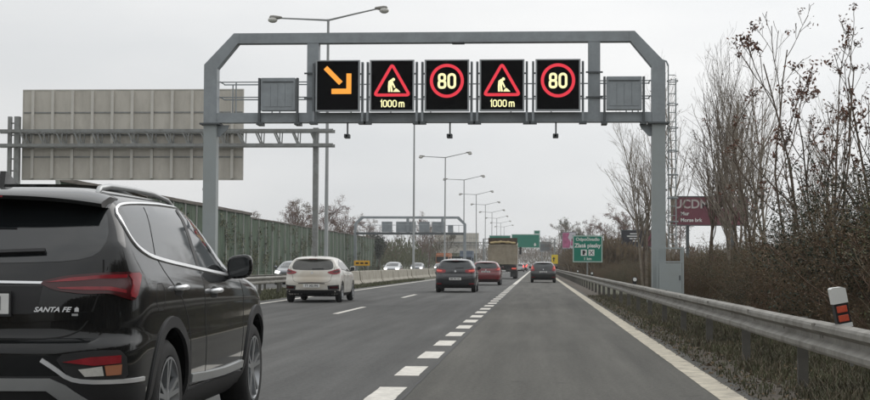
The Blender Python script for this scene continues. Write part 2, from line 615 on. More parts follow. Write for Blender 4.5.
def post_mesh(side):
    b = MB()
    b.box(-side * 0.16 - 0.05, -side * 0.16 + 0.05, -0.03, 0.03, -0.3, 0.70)
    b.box(min(-side * 0.11, side * 0.010), max(-side * 0.11, side * 0.010), -0.05, 0.05, 0.50, 0.66)
    me = b.mesh('rail_post', M_POST)
    return me


def guardrail(x, y0, n, side, label, L=4.0, cat='guardrail'):
    g = empty('guardrail', (x, y0, 0))
    tag(g, label, cat, 'steel guardrails')
    rm, pm = rail_mesh(L, side), post_mesh(side)
    rg = random.Random(int(y0 * 7 + abs(x) * 13))
    for k in range(n):
        o = link('rail_segment', rm, g)
        o.location = (rg.uniform(-.004, .004), k * L, rg.uniform(-.002, .002))
        p = link('post', pm, g)
        p.location = (0, k * L + L / 2, 0)
        p.rotation_euler = (R(rg.uniform(-1, 1)), 0, R(rg.uniform(-3, 3)))
        if k * L + y0 < -100:
            p2 = link('post', pm, g)
            p2.location = (0, k * L + 0.02, 0)
    return g


guardrail(2.47, 1.0, 110, -1, 'long weathered steel guardrail along the right edge before the thicket')
guardrail(-10.35, 2.0, 20, 1, 'steel guardrail on the grassy median left of the white hatchback')
guardrail(-10.45, 150.0, 50, 1, 'distant steel guardrail continuing after the concrete barrier blocks')
guardrail(-11.95, 2.0, 110, -1, 'steel guardrail on the far side of the median')

# concrete blocks on the median
cb = MB()
cb.prism([(-0.30, 0), (0.30, 0), (0.30, 0.08), (0.16, 0.28), (0.10, 0.80), (0.07, 0.83), (-0.07, 0.83), (-0.10, 0.80), (-0.16, 0.28), (-0.30, 0.08)], 'y', 0.02, 3.93)
cb.box(-0.04, 0.04, 3.9, 3.99, 0.1, 0.72)
cb_me = cb.mesh('barrier_block', M_CONC)
bm = bmesh.new(); bm.from_mesh(cb_me); bmesh.ops.recalc_face_normals(bm, faces=bm.faces); bm.to_mesh(cb_me); bm.free()
for k in range(17):
    o = link('concrete_barrier', cb_me)
    o.location = (-10.55 + rng.uniform(-.04, .04), 83.5 + 4 * k, 0)
    o.rotation_euler = (0, 0, R(rng.uniform(-.5, .5)))
    tag(o, 'beige concrete barrier block in the row along the median', 'barrier', 'concrete barrier blocks on the median')

# ================================================================ DISPLAY GANTRY
GY = 47.7
G = empty('display_gantry', (0, GY, 0))
tag(G, 'grey steel gantry with five lit displays spanning the road', 'gantry')
PL, PR = -10.60, 3.86
XIL, XIR = -7.25, 1.82


def frame_poly(name, poly, y0, y1, m=M_STEEL):
    return MB().prism(poly, 'y', y0, y1).build(name, m, G)


for (px, s) in ((PL, 1), (PR, -1)):
    b = MB().box(px - 0.215, px + 0.215, -0.2, 0.2, -0.3, 5.72, 0.012)
    o = b.build('post', M_STEEL_L, G)
    MB().box(px - 0.36, px + 0.36, -0.32, 0.32, -0.05, 0.10).build('base_plate', M_GALV, o)
    MB().box(px - 0.33, px + 0.33, -0.30, 0.30, 5.72, 5.775).build('flange', M_STEEL_D, G)
    MB().prism([(px + s * 0.215, 5.715), (px + s * 0.60, 5.715), (px + s * 0.55, 5.60), (px + s * 0.30, 5.34), (px + s * 0.215, 5.34)], 'y', -0.03, 0.03).build('gusset', M_STEEL, G)
    for zz in (3.6, 5.1):
        MB().box(px - s * 0.26, px - s * 0.2151, -0.06, 0.06, zz, zz + 0.05).build('bracket', M_STEEL_D, G)
    # upper leg and chamfer, one mitred piece
    xo = px - s * 0.215
    xi = px + s * 0.215
    poly = [(xo, 5.78), (xo, 7.68), (xo + s * 0.97, 8.70), (xo + s * 1.15, 8.70), (xo + s * 1.15, 8.37), (xo + s * 1.10, 8.37), (xi, 7.55), (xi, 5.78)]
    frame_poly('upper_leg', poly, -0.20, 0.20)
frame_poly('top_beam', [(PL - 0.215 + 1.155, 8.37), (PR + 0.215 - 1.155, 8.37), (PR + 0.215 - 1.155, 8.70), (PL - 0.215 + 1.155, 8.70)], -0.198, 0.198)
frame_poly('lower_beam', [(PL + 0.22, 5.785), (PR - 0.22, 5.785), (PR - 0.22, 6.10), (PL + 0.22, 6.10)], -0.19, 0.19)
for xx in (XIL, XIR):
    MB().box(xx - 0.19, xx + 0.19, -0.185, 0.185, 6.10, 8.37).build('vertical_member', M_STEEL, G)
    for zz in (6.55, 7.35):
        MB().box(xx - 0.27, xx + 0.27, -0.24, -0.19, zz, zz + 0.05).build('bracket', M_STEEL_D, G)
# joint plates of the top beam
MB().box(-2.75, -2.35, -0.215, 0.215, 8.35, 8.376).build('splice_plate', M_STEEL_D, G)
# walkway behind and its railing
MB().box(PL + 0.3, PR - 0.3, 0.25, 1.0, 5.98, 6.03).build('walkway', M_STEEL_D, G)
for zz in (6.66, 7.16):
    MB().tube([(PL + 0.2, 0.98, zz), (PR - 0.2, 0.98, zz)], 0.022, 6).build('handrail', M_STEEL, G)
    for (xa, xb) in ((PL + 0.2, XIL - 0.2), (XIR + 0.2, PR - 0.2)):
        MB().tube([(xa, 0.28, zz), (xb, 0.28, zz)], 0.02, 6).build('handrail', M_STEEL, G)
    MB().tube([(PL + 0.24, 0.98, zz), (PL + 0.24, 0.2, zz)], 0.02, 6).build('handrail', M_STEEL, G)
    MB().tube([(PR - 0.24, 0.98, zz), (PR - 0.24, 0.2, zz)], 0.02, 6).build('handrail', M_STEEL, G)
xx = PL + 0.5
while xx < PR - 0.3:
    MB().box(xx - 0.018, xx + 0.018, 0.96, 1.0, 6.03, 7.16).build('baluster', M_STEEL, G)
    xx += 1.32
for xx in (PL + 0.75, PL + 1.55, PL + 2.2, PR - 0.62, PR - 1.0):
    MB().box(xx - 0.018, xx + 0.018, 0.265, 0.30, 6.10, 7.16).build('baluster', M_STEEL, G)
# control cabinets on the beam
for cx in (-8.35, 2.76):
    c = MB().box(cx - 0.56, cx + 0.56, -0.38, -0.10, 6.15, 7.22, 0.02).build('control_cabinet', M_STEEL, G)
    for q in range(4):
        x0 = cx - 0.47 + q * 0.237
        MB().box(x0, x0 + 0.226, -0.392, -0.382, 6.28, 7.04).build('door_panel', M_STEEL, c)
    MB().box(cx - 0.50, cx + 0.50, -0.41, -0.381, 7.075, 7.10).build('rain_lip', M_STEEL_D, c)
    for dx in (-0.62, 0.62):
        MB().box(cx + dx - 0.035, cx + dx + 0.035, -0.34, -0.20, 5.74, 7.22).build('hanger', M_STEEL_D, G)
        MB().box(cx + dx - 0.09, cx + dx + 0.09, -0.36, 0.24, 5.70, 5.782).build('clamp', M_STEEL_D, G)


# ladder with safety hoops and locked base cage on the right post
lx = PR + 0.42
ld = MB()
for dx in (-0.10, 0.14):
    ld.tube([(lx + dx, 0, 1.8), (lx + dx, 0, 7.6)] if dx < 0 else [(lx + dx, 0.05, 1.8), (lx + dx, 0.05, 7.2)], 0.022, 6)
LADD = ld.build('ladder', M_STEEL_L, G)
z = 1.9
while z < 7.3:
    MB().tube([(lx - 0.10, 0, z), (lx + 0.14, 0.05, z)], 0.014, 5).build('rung', M_STEEL_L, LADD)
    z += 0.30
z = 2.6
while z < 7.5:
    MB().tube([(lx + 0.03 + 0.17 * math.cos(a), -0.05 + 0.30 * math.sin(a), z) for a in [math.pi * 2 * i / 12 for i in range(13)]], 0.016, 5, cap=False).build('hoop', M_STEEL, LADD)
    z += 0.75
MB().tube([(lx - 0.10, 0, 7.6), (lx - 0.16, 0, 7.74), (lx - 0.34, 0, 7.8)], 0.03, 6).build('ladder_top', M_STEEL, LADD)
cg = MB()
cg.box(3.76, 3.80, -0.52, -0.48, 0, 1.78)
cg.box(4.56, 4.61, -0.52, -0.48, 0, 1.80)
cg.box(3.80, 4.56, -0.52, -0.48, 1.73, 1.78)
cg.box(3.80, 4.56, -0.52, -0.48, 1.30, 1.35)
CAGE = cg.build('ladder_guard', M_STEEL_L, G)
MB().box(3.83, 4.54, -0.515, -0.495, 0.12, 1.285).build('sheet_panel', M_STEEL_L, CAGE)
MB().box(4.565, 4.605, -0.48, 0.30, 0.1, 1.72).build('side_panel', M_STEEL_L, CAGE)
MB().box(4.46, 4.50, -0.535, -0.516, 0.75, 0.90).build('lock', M_STEEL_D, CAGE)

# traffic cameras under the beam
for cx in (-6.12, -2.80, 0.60):
    o = empty('traffic_camera', (cx, GY - 0.05, 5.35))
    tag(o, {-6.12: 'small traffic camera hanging under the gantry beneath the amber arrow', -2.80: 'small traffic camera hanging under the gantry beam, middle of the three',
            0.60: 'small traffic camera hanging under the gantry, nearest the right post'}[cx], 'camera', 'cameras under the gantry beam')
    MB().box(-0.025, 0.025, -0.025, 0.025, 0.06, 0.435).build('stem', M_STEEL_D, o)
    MB().box(-0.10, 0.08, -0.16, 0.16, -0.07, 0.062, 0.02).build('housing', M_STEEL_D, o)
    MB().tube([(-0.01, -0.165, 0.0), (-0.01, -0.19, 0.0)], 0.035, 10).build('lens', M_BLACK, o)


# ---- the five lit displays
def digit0(cx, cz, w, h, r):
    pts = []
    x0, x1, z0, z1 = cx - w / 2, cx + w / 2, cz - h / 2, cz + h / 2
    for (ax, az, s) in ((x1 - r, z1 - r, 0), (x0 + r, z1 - r, 1), (x0 + r, z0 + r, 2), (x1 - r, z0 + r, 3)):
        for i in range(5):
            a = math.pi / 2 * (s + i / 4)
            pts.append((ax + r * math.cos(a), az + r * math.sin(a)))
    return pts


def draw_text(cx, cz, s, h, sw, w, parent, name='lettering'):
    """LED dot-row lettering for the characters used on the displays"""
    b = MB()
    adv = {'1': w * 0.62, '0': w + sw * 1.45, '8': w + sw * 1.45, 'm': w * 1.45 + sw * 1.2, ' ': w * 0.45}
    tot = sum(adv[c] for c in s)
    x = cx - tot / 2
    y0, y1 = -0.014, -0.002
    for c in s:
        xc = x + adv[c] / 2
        if c == '0':
            b.ribbon(digit0(xc, cz, w, h - sw, w * 0.46), sw, y0, y1, True)
        elif c == '8':
            hh = (h - sw) / 2
            b.ribbon(digit0(xc, cz + hh / 2, w * 0.90, hh, w * 0.36), sw, y0, y1, True)
            b.ribbon(digit0(xc, cz - hh / 2, w, hh, w * 0.36), sw, y0 - 0.001, y1, True)
        elif c == '1':
            b.ribbon([(xc - w * 0.28, cz + h * 0.25), (xc + w * 0.05, cz + h / 2 - sw * 0.3), (xc + w * 0.06, cz - h / 2)], sw, y0, y1)
        elif c == 'm':
            ww = w * 1.45
            zb, zt = cz - h / 2, cz + h * 0.16
            b.ribbon([(xc - ww / 2, zb), (xc - ww / 2, zt)], sw, y0, y1)
            for q in (0, 1):
                xa = xc - ww / 2 + q * ww / 2
                b.ribbon([(xa, zt - sw), (xa + ww * 0.12, zt), (xa + ww * 0.38, zt), (xa + ww / 2, zt - sw), (xa + ww / 2, zb)], sw, y0 - 0.001, y1)
        x += adv[c]
    return b.build(name, M_LED_W, parent)


DW, DH = 1.43, 1.66


def display(cx, kind, label):
    d = empty('led_display', (cx, GY - 0.50, 6.10))
    tag(d, label, 'display', 'lit displays on the gantry')
    MB().box(-DW / 2 + 0.02, DW / 2 - 0.02, 0.0, 0.26, 0.02, DH - 0.02, 0.01).build('housing', M_BLACK, d)
    fr = MB()
    t = 0.05
    fr.box(-DW / 2, DW / 2, -0.03, 0.03, DH - t * 0.7, DH)
    fr.box(-DW / 2, DW / 2, -0.03, 0.03, 0, t)
    fr.box(-DW / 2, -DW / 2 + t, -0.028, 0.028, t, DH - t * 0.7)
    fr.box(DW / 2 - t, DW / 2, -0.028, 0.028, t, DH - t * 0.7)
    fr.build('frame', M_FRAME, d)
    for s in (-1, 1):
        xx = s * (DW / 2 + 0.075)
        MB().box(xx - 0.035, xx + 0.035, 0.0, 0.20, -0.34, DH - 0.06).build('bracket', M_STEEL, d)
        MB().box(xx - 0.02, xx + 0.02, -0.025, 0.0, 0.02, DH - 0.10).build('bracket_rib', M_STEEL_D, d)
        MB().box(xx - 0.12, xx + 0.12, -0.02, 0.30, -0.40, -0.32).build('bracket_foot', M_STEEL_D, d)
        for q in (0.45, 1.2):
            MB().box(min(xx, s * DW / 2 - s * 0.02), max(xx, s * DW / 2 - s * 0.02), 0.06, 0.12, q, q + 0.05).build('hinge', M_STEEL_D, d)
    cz = DH / 2
    y0, y1 = -0.014, -0.002
    if kind == 'arrow':
        b = MB()
        b.ribbon([(-0.40, cz + 0.59), (0.10, cz + 0.085)], 0.16, y0, y1)
        b.prism([(0.28, cz + 0.40), (0.44, cz + 0.40), (0.44, cz - 0.26), (-0.20, cz - 0.26), (-0.20, cz - 0.09), (0.28, cz - 0.09)], 'y', y0, y1)
        b.build('arrow_symbol', M_LED_O, d)
    elif kind == 'works':
        b = MB()
        tri = [(-0.56, cz - 0.30), (0.56, cz - 0.30), (0.0, cz + 0.68)]
        # rounded corners
        P = []
        for i in range(3):
            a, c, e = Vector(tri[i - 1]), Vector(tri[i]), Vector(tri[(i + 1) % 3])
            p = c + (a - c).normalized() * 0.10
            q = c + (e - c).normalized() * 0.10
            for k in range(5):
                u = k / 4
                P.append(tuple(p * (1 - u) ** 2 + c * 2 * u * (1 - u) + q * u * u))
        b.ribbon(P, 0.095, y0, y1, True)
        b.build('warning_triangle', M_LED_R, d)
        w = MB()
        w.prism(circle_pts(0.045, cz + 0.20, 0.052, 12), 'y', y0, y1)
        w.prism([(-0.115, cz + 0.14), (-0.02, cz + 0.21), (0.03, cz + 0.135), (0.0, cz - 0.02), (-0.13, cz - 0.02)], 'y', y0, y1)
        w.prism([(-0.13, cz - 0.022), (-0.065, cz - 0.022), (-0.055, cz - 0.20), (-0.125, cz - 0.20)], 'y', y0, y1)
        w.prism([(-0.055, cz - 0.022), (0.0, cz - 0.022), (0.03, cz - 0.20), (-0.035, cz - 0.20)], 'y', y0, y1)
        w.ribbon([(0.0, cz + 0.13), (0.055, cz + 0.01), (0.09, cz - 0.07)], 0.05, y0 - 0.001, y1)
        w.prism([(0.04, cz - 0.20), (0.27, cz - 0.20), (0.19, cz - 0.12), (0.13, cz - 0.08), (0.08, cz - 0.13)], 'y', y0, y1)
        w.build('worker_symbol', M_LED_W, d)
        draw_text(0.02, cz - 0.575, '1000 m', 0.235, 0.035, 0.105, d)
    else:
        b = MB()
        b.ribbon(circle_pts(-0.0, cz + 0.15, 0.495, 48), 0.10, y0, y1, True)
        b.build('red_ring', M_LED_R, d)
        draw_text(0.0, cz + 0.145, '80', 0.50, 0.078, 0.20, d)
    return d


display(-6.39, 'arrow', 'black display showing an amber arrow pointing down right')
display(-4.64, 'works', 'black display with roadworks triangle and 1000 m, next to the amber arrow')
display(-2.88, '80', 'black display showing 80 in a red ring, between the two roadworks triangles')
display(-1.12, 'works', 'black display with roadworks triangle and 1000 m, between the two 80 displays')
display(0.66, '80', 'black display showing 80 in a red ring, rightmost display')

# ================================================================ SIGN TRUSS OVER THE OTHER CARRIAGEWAY
TY = 73.0


def sign_truss(yb, xm, xl, sx0, sx1, sz0, sz1, tz0, tz1, label, sign_label, ribs=11, rows=4, detail=True, posts=True):
    T = empty('sign_truss', (0, yb, 0))
    tag(T, label, 'gantry')
    for k, x in enumerate((xm, xl)):
        o = MB().box(x - 0.13, x + 0.13, -0.14, 0.14, -0.2, tz1 + (0.15 if k == 0 else 0.75)).build('mast', M_GALV, T)
        if k == 1:
            MB().box(x - 0.48, x - 0.30, -0.09, 0.09, -0.2, tz1 + 0.75).build('mast', M_GALV, T)
            for zz in np.arange(1.0, tz1 + .7, 0.6):
                MB().box(x - 0.30, x - 0.13, -0.03, 0.03, zz, zz + 0.07).build('tie', M_GALV, T)
    ex = xl - 1.0
    for yy in (-0.35, 0.35):
        for zz in (tz0, tz1):
            MB().box(ex, xm + 0.9, yy - 0.06, yy + 0.06, zz - 0.075, zz + 0.075).build('chord', M_GALV, T)
    n = 17 if detail else 9
    for i in range(n):
        x = xl + 0.4 + (xm - xl - 0.5) * i / (n - 1)
        for yy in (-0.35, 0.35):
            MB().bar((x - 0.16, yy, tz1), (x + 0.16, yy, tz0), 0.07).build('diagonal', M_GALV, T)
            if detail:
                MB().bar((x + 0.16, yy, tz0), (x + 0.19, yy, tz1), 0.05).build('diagonal', M_GALV, T)
    # the sign, its back towards us; mounted on the far face of the truss
    S = empty('direction_sign', (sx0, yb + 0.48, sz0))
    tag(S, sign_label, 'sign')
    W, H = sx1 - sx0, sz1 - sz0
    rw, rh = W / ribs, H / rows
    cuts = [0.0] + [rw * (i + 0.5) for i in range(ribs)] + [W]
    for i in range(len(cuts) - 1):
        for j in range(rows):
            MB().box(cuts[i] + 0.006, cuts[i + 1] - 0.006, 0.08, 0.11, j * rh + 0.012, (j + 1) * rh - 0.012).build('panel', M_SIGNBACK, S)
    MB().box(0, W, 0.112, 0.125, 0, H).build('face_sheet', M_GREEN, S)
    for i in range(ribs):
        x = rw * (i + 0.5)
        MB().box(x - 0.07, x + 0.07, -0.05, 0.078, 0.03, H - 0.03).build('rib', M_SIGNRIB, S)
    for j in range(1, rows):
        MB().box(0.02, W - 0.02, 0.05, 0.079, j * rh - 0.035, j * rh + 0.035).build('seam_rail', M_GALV, S)
    fr = MB()
    fr.box(-0.05, 0.0, 0.06, 0.14, -0.05, H + 0.05)
    fr.box(W, W + 0.05, 0.06, 0.14, -0.05, H + 0.05)
    fr.box(0, W, 0.06, 0.14, H, H + 0.05)
    fr.box(0, W, 0.06, 0.14, -0.05, 0)
    fr.build('edge_trim', M_SIGNRIB, S)
    return T


sign_truss(TY, -10.95, -26.1, -26.0, -14.75, 5.45, 9.95, 7.1, 7.82, 'galvanised lattice sign truss over the opposite carriageway',
           'large direction sign seen from its ribbed beige back, upper left')
sign_truss(392.0, -10.9, -28.6, -27.0, -15.4, 4.4, 9.6, 6.4, 7.2, 'far lattice sign truss behind the second gantry',
           'far direction sign seen from its back behind the dark hatchback', ribs=11, rows=4, detail=False)

# ================================================================ SECOND GANTRY (opposite direction, seen from behind)
H2 = empty('rear_gantry', (0, 225, 0))
tag(H2, 'distant grey gantry with displays seen from behind over opposite lanes', 'gantry')
a, c = -27.6, -10.9
for (px, s) in ((a, 1), (c, -1)):
    MB().box(px - 0.2, px + 0.2, -0.2, 0.2, -0.2, 6.1).build('post', M_STEEL, H2)
    MB().prism([(px - s * .2, 6.1), (px - s * .2, 7.4), (px + s * 0.9, 8.55), (px + s * 1.2, 8.55), (px + s * 1.2, 8.2), (px + s * .2, 7.3), (px + s * .2, 6.1)], 'y', -.2, .2).build('upper_leg', M_STEEL, H2)
MB().box(a + 1.2, c - 1.2, -.19, .19, 8.2, 8.55).build('top_beam', M_STEEL, H2)
MB().box(a + .2, c - .2, -.6, .2, 5.75, 6.1).build('lower_beam', M_STEEL_D, H2)
for px in (-19.6, -14.3):
    MB().box(px - .2, px + .2, -.18, .18, 6.1, 8.2).build('vertical_member', M_STEEL, H2)
MB().tube([(a + .2, -.55, 7.2), (c - .2, -.55, 7.2)], 0.04, 5).build('handrail', M_STEEL, H2)
for px in np.arange(a + .8, c - .3, 1.5):
    MB().box(px - .03, px + .03, -.58, -.52, 6.1, 7.2).build('baluster', M_STEEL, H2)
for i, (x0, x1) in enumerate(((-23.6, -22.0), (-21.4, -18.4), (-17.9, -16.3), (-15.9, -14.0), (-13.5, -12.7))):
    MB().box(x0, x1, .25, .65, 6.15, 7.75 if i < 4 else 7.2, .03).build('display_back', M_STEEL, H2)

# ================================================================ GREEN SIGN GANTRY FAR AHEAD
K = empty('green_sign_gantry', (0, 300, 0))
tag(K, 'far overhead green direction sign beyond the dump truck', 'sign')
MB().box(-10.9, -10.6, -.15, .15, -.2, 6.5).build('post', M_GALV, K)
MB().box(3.4, 3.7, -.15, .15, -.2, 6.5).build('post', M_GALV, K)
for zz in (5.5, 6.4):
    MB().box(-10.9, 3.7, -.1, .1, zz, zz + .14).build('chord', M_GALV, K)
for (x0, x1, z0, z1) in ((-9.6, -5.3, 4.9, 7.2), (-5.1, 0.6, 4.7, 7.45), (-0.6, 0.6, 7.5, 8.2)):
    p = MB().box(x0, x1, -.25, -.18, z0, z1).build('sign_board', M_GREEN, K)
    b = MB()
    for (u0, u1, q0, q1) in ((x0 + .06, x1 - .06, z0 + .06, z0 + .12), (x0 + .06, x1 - .06, z1 - .12, z1 - .06), (x0 + .06, x0 + .12, z0 + .12, z1 - .12), (x1 - .12, x1 - .06, z0 + .12, z1 - .12)):
        b.box(u0, u1, -.265, -.252, q0, q1)
    b.build('border', M_WHITE, p)
    if z1 - z0 > 1:
        # arrows, white
        for xa in (x0 + 1.0, x1 - 1.0):
            MB().prism([(xa - .10, z0 + 1.0), (xa + .10, z0 + 1.0), (xa + .10, z0 + .7), (xa + .32, z0 + .7), (xa, z0 + .3), (xa - .32, z0 + .7), (xa - .10, z0 + .7)], 'y', -.265, -.252).build('arrow', M_WHITE, p)

# ================================================================ GREEN ROADSIDE SIGN
S = empty('rest_area_sign', (3.62, 107, 0))
tag(S, 'green roadside sign with white lettering and two symbols on a post', 'sign')
MB().tube([(-.02, 0.08, -.3), (-.02, 0.08, 3.1)], 0.06, 10).build('post', M_GALV, S)
sb = MB().box(-1.07, 1.07, -.03, .03, 1.42, 3.36, .01).build('board', M_GREEN, S)
b = MB()
for (u0, u1, q0, q1) in ((-1.04, 1.04, 1.45, 1.49), (-1.04, 1.04, 3.29, 3.33), (-1.04, -1.0, 1.49, 3.29), (1.0, 1.04, 1.49, 3.29)):
    b.box(u0, u1, -.042, -.031, q0, q1)
b.build('border', M_WHITE, sb)
text_xz('lettering', 'Odpočívadlo', 0.32, 0, -.036, 3.07, M_WHITE, sb, 0.006)
text_xz('lettering', 'Zlaté piesky', 0.40, 0, -.036, 2.62, M_WHITE, sb, 0.012, sx=0.95)
text_xz('lettering', '1 km', 0.28, 0, -.036, 1.68, M_WHITE, sb, 0.006)
for cx in (-.27, .27):
    sq = MB().box(cx - .21, cx + .21, -.042, -.031, 1.90, 2.34).build('symbol_field', M_WHITE, sb)
    if cx < 0:
        MB().prism([(cx - .10, 1.96), (cx + .06, 1.96), (cx + .06, 2.10), (cx + .12, 2.08), (cx + .12, 2.22), (cx + .05, 2.28), (cx - .10, 2.28)], 'y', -.05, -.043).build('pump_symbol', M_INK, sq)
    else:
        q = MB()
        q.ribbon([(cx - .13, 1.97), (cx + .13, 2.27)], .045, -.05, -.043)
        q.ribbon([(cx + .13, 1.97), (cx - .13, 2.27)], .045, -.052, -.043)
        q.build('cutlery_symbol', M_INK, sq)

# ================================================================ STREET LAMPS
LAMPS = [77.5, 133, 178, 225, 272, 318, 364, 410, 456, 502]


def make_lamp():
    o = empty('street_lamp')
    MB().tube([(0, 0, -.2), (0, 0, 1.2), (0, 0, 1.25), (0, 0, 14.15)], [.15, .14, .11, .065], 10).build('pole', M_LAMP, o, smooth=True, angle=40)
    for s in (-1, 1):
        zt = 14.70 if s > 0 else 14.22
        MB().tube([(0, 0, 14.1), (s * 1.4, 0, 14.1 + (zt - 14.1) * .55), (s * 2.6, 0, zt)], [.055, .045, .04], 8).build('arm', M_LAMP, o)
        h = MB()
        prof = [(-.62, .03), (-.55, .07), (-.30, .10), (0, .13), (.22, .12), (.30, .04)]
        h.tube([(s * (2.92 + q[0] * .75), 0, zt + .03) for q in prof], [q[1] for q in prof], 10)
        hd = h.build('lamp_head', M_LAMPHEAD, o, smooth=True)
        g = MB()
        gp = [(i, .19 * math.sqrt(max(0.02, 1 - (i / .26) ** 2))) for i in (-.25, -.18, -.08, .04, .14, .22, .25)]
        g.tube([(s * (2.96 + q[0]), 0, zt - .09) for q in gp], [q[1] * .9 for q in gp], 10)
        g.build('lamp_glass', M_LENS, hd, smooth=True)
    return o


lamp0 = make_lamp()
names = ['tall double arm street lamp rising behind the amber arrow display', 'second double arm street lamp, its arms behind the gantry beam',
         'third double arm street lamp, left of the dark hatchback', 'fourth double arm street lamp above the dark hatchback', 'fifth double arm street lamp from the gantry',
         'sixth double arm street lamp from the gantry', 'seventh double arm street lamp from the gantry', 'eighth double arm street lamp from the gantry',
         'ninth double arm street lamp from the gantry', 'farthest double arm street lamp on the median']
for i, y in enumerate(LAMPS):
    o = lamp0 if i == 0 else copy_tree(lamp0)
    o.location = (-11.05, y, 0)
    o.rotation_euler = (0, R(rng.uniform(-.3, .3)), R(rng.uniform(-3, 3)))
    tag(o, names[i], 'street lamp', 'lamps along the median')

# ================================================================ NOISE BARRIER
NX = -28.6
N = empty('noise_barrier', (NX, 0, 0))
tag(N, 'tall green noise barrier wall with grey posts on the far left', 'noise barrier')


def nb_panel(h, sd):
    b = MB()
    rg = random.Random(sd)
    n = 10
    for i in range(n):   # ribbed absorber cassette
        y0, y1 = 0.1 + 3.8 * i / n, 0.1 + 3.8 * (i + 1) / n
        d = rg.uniform(0.0, 0.03)
        b.box(-0.06, 0.05 + d, y0 + .01, y1 - .03, 0.45, h)
    b.box(-0.09, 0.02, 0.08, 3.92, 0.0, 0.45)
    return b.mesh('panel', M_BARR)


tall = [nb_panel(6.1, i) for i in range(3)]
low = [nb_panel(5.75, 10 + i) for i in range(3)]
pm_t = MB().box(-.10, .14, -.10, .10, -.2, 6.15).mesh('post', M_BARRP)
pm_l = MB().box(-.10, .14, -.10, .10, -.2, 5.8).mesh('post', M_BARRP)
cp_t = MB().box(-.14, .20, .0, 4.0, 6.105, 6.36).mesh('cap', M_BARRC)
cp_l = MB().box(-.12, .16, .0, 4.0, 5.755, 5.88).mesh('cap', M_BARRC)
yb = 87.0
k = 0
while yb < 268:
    t = yb < 147
    o = link('panel', rng.choice(tall if t else low), N)
    o.location = (0, yb, 0)
    p = link('post', pm_t if t else pm_l, N)
    p.location = (0, yb, 0)
    q = link('cap', cp_t if t else cp_l, N)
    q.location = (0, yb, rng.uniform(-.03, .03))
    yb += 4
    k += 1

# ivy climbing in patches on the barrier
iv = MB()
rgi = random.Random(77)
for q in range(170):
    yc_, zc_ = 88 + 178 * rgi.random(), 5.6 * rgi.random() ** 1.5
    ry_, rz_ = rgi.uniform(.5, 2.4), rgi.uniform(.3, 1.5)
    for w_ in range(int(38 * ry_ * rz_) + 10):
        a_, d_ = rgi.uniform(0, 6.283), math.sqrt(rgi.random())
        c_ = Vector((rgi.uniform(.10, .24), yc_ + ry_ * d_ * math.cos(a_), max(.1, min(5.7, zc_ + rz_ * d_ * math.sin(a_)))))
        e_ = Vector((rgi.gauss(0, .4), rgi.gauss(0, 1), rgi.gauss(0, 1))).normalized() * rgi.uniform(.07, .15)
        f_ = e_.cross(Vector((1, rgi.gauss(0, .3), rgi.gauss(0, .3)))) * .7
        o_ = len(iv.v)
        iv.v += [tuple(c_ - e_), tuple(c_ + f_), tuple(c_ + e_), tuple(c_ - f_)]
        iv.f.append((o_, o_ + 1, o_ + 2, o_ + 3))
ivo = iv.build('climbing_ivy', M_LEAF_G, N, fix=False)
ivo['kind'] = 'stuff'

# ================================================================ BILLBOARDS
M_MAROON = mat('billboard_maroon', (0.155, 0.038, 0.058), 0.5, var=0.2, scale=1.2)
M_FADED = mat('faded_print', (0.46, 0.42, 0.41), .6, var=.15)
M_NAVY = mat('billboard_dark', (0.022, 0.022, 0.030), 0.5, var=0.15)
M_PINK = mat('billboard_pink', (0.42, 0.10, 0.22), 0.5, var=0.35, scale=1.5)
M_LILAC = mat('billboard_pale', (0.55, 0.53, 0.58), 0.5, var=0.12, scale=1.5)


def billboard(x, y, w, z0, z1, m, label, rz=0.0):
    o = empty('billboard', (x, y, 0), rz)
    tag(o, label, 'billboard')
    bd = MB().box(-w / 2, w / 2, -.06, .06, z0, z1).build('board', m, o)
    fr = MB()
    fr.box(-w / 2 - .08, w / 2 + .08, -.09, .09, z1, z1 + .09)
    fr.box(-w / 2 - .08, w / 2 + .08, -.09, .09, z0 - .09, z0)
    fr.box(-w / 2 - .08, -w / 2, -.09, .09, z0, z1)
    fr.box(w / 2, w / 2 + .08, -.09, .09, z0, z1)
    fr.build('frame', M_STEEL_D, o)
    for px in (-w * .3, w * .3):
        MB().box(px - .12, px + .12, .07, .31, -.2, z1 - .1).build('post', M_STEEL_D, o)
    return o, bd


o, bd = billboard(13.8, 120, 5.9, 4.5, 6.7, M_MAROON, 'maroon billboard with white lettering behind the bare trees')
text_xz('lettering', 'UCDM BLOC', 0.98, -.1, -.075, 6.12, M_FADED, bd, 0.02, sx=0.98)
text_xz('lettering', 'Mur', 0.40, -2.0, -.075, 5.38, M_WHITE, bd, 0.01)
text_xz('lettering', 'Morse brk', 0.40, -1.5, -.075, 4.86, M_WHITE, bd, 0.01)
o, bd = billboard(9.6, 150, 2.2, 3.2, 4.7, M_NAVY, 'small dark billboard with white lines left of the gantry post')
for q, (u, wd) in enumerate(((.1, .8), (-.05, 1.1), (.15, 1.0), (.3, .7))):
    MB().box(u - wd / 2, u + wd / 2, -.075, -.062, 4.35 - q * .24, 4.45 - q * .24).build('text_line', M_WHITE, bd)
o, bd = billboard(11.75, 152, 1.5, 3.2, 4.75, M_MAROON, 'small maroon billboard beside the small dark one')
MB().prism([(-.1, 3.6), (.02, 3.6), (.08, 3.75), (.2, 3.75), (.26, 3.6), (.38, 3.6), (.18, 4.2), (.1, 4.2)], 'y', -.075, -.062).build('lettering', M_WHITE, bd)
o, bd = billboard(6.0, 280, 2.5, 4.4, 7.4, M_LILAC, 'pale pink poster billboard behind the green roadside sign')
MB().prism([(-1.2, 4.5), (.1, 4.5), (.3, 5.6), (-.2, 6.4), (.1, 7.3), (-1.2, 7.3)], 'y', -.075, -.062).build('print', M_PINK, bd)
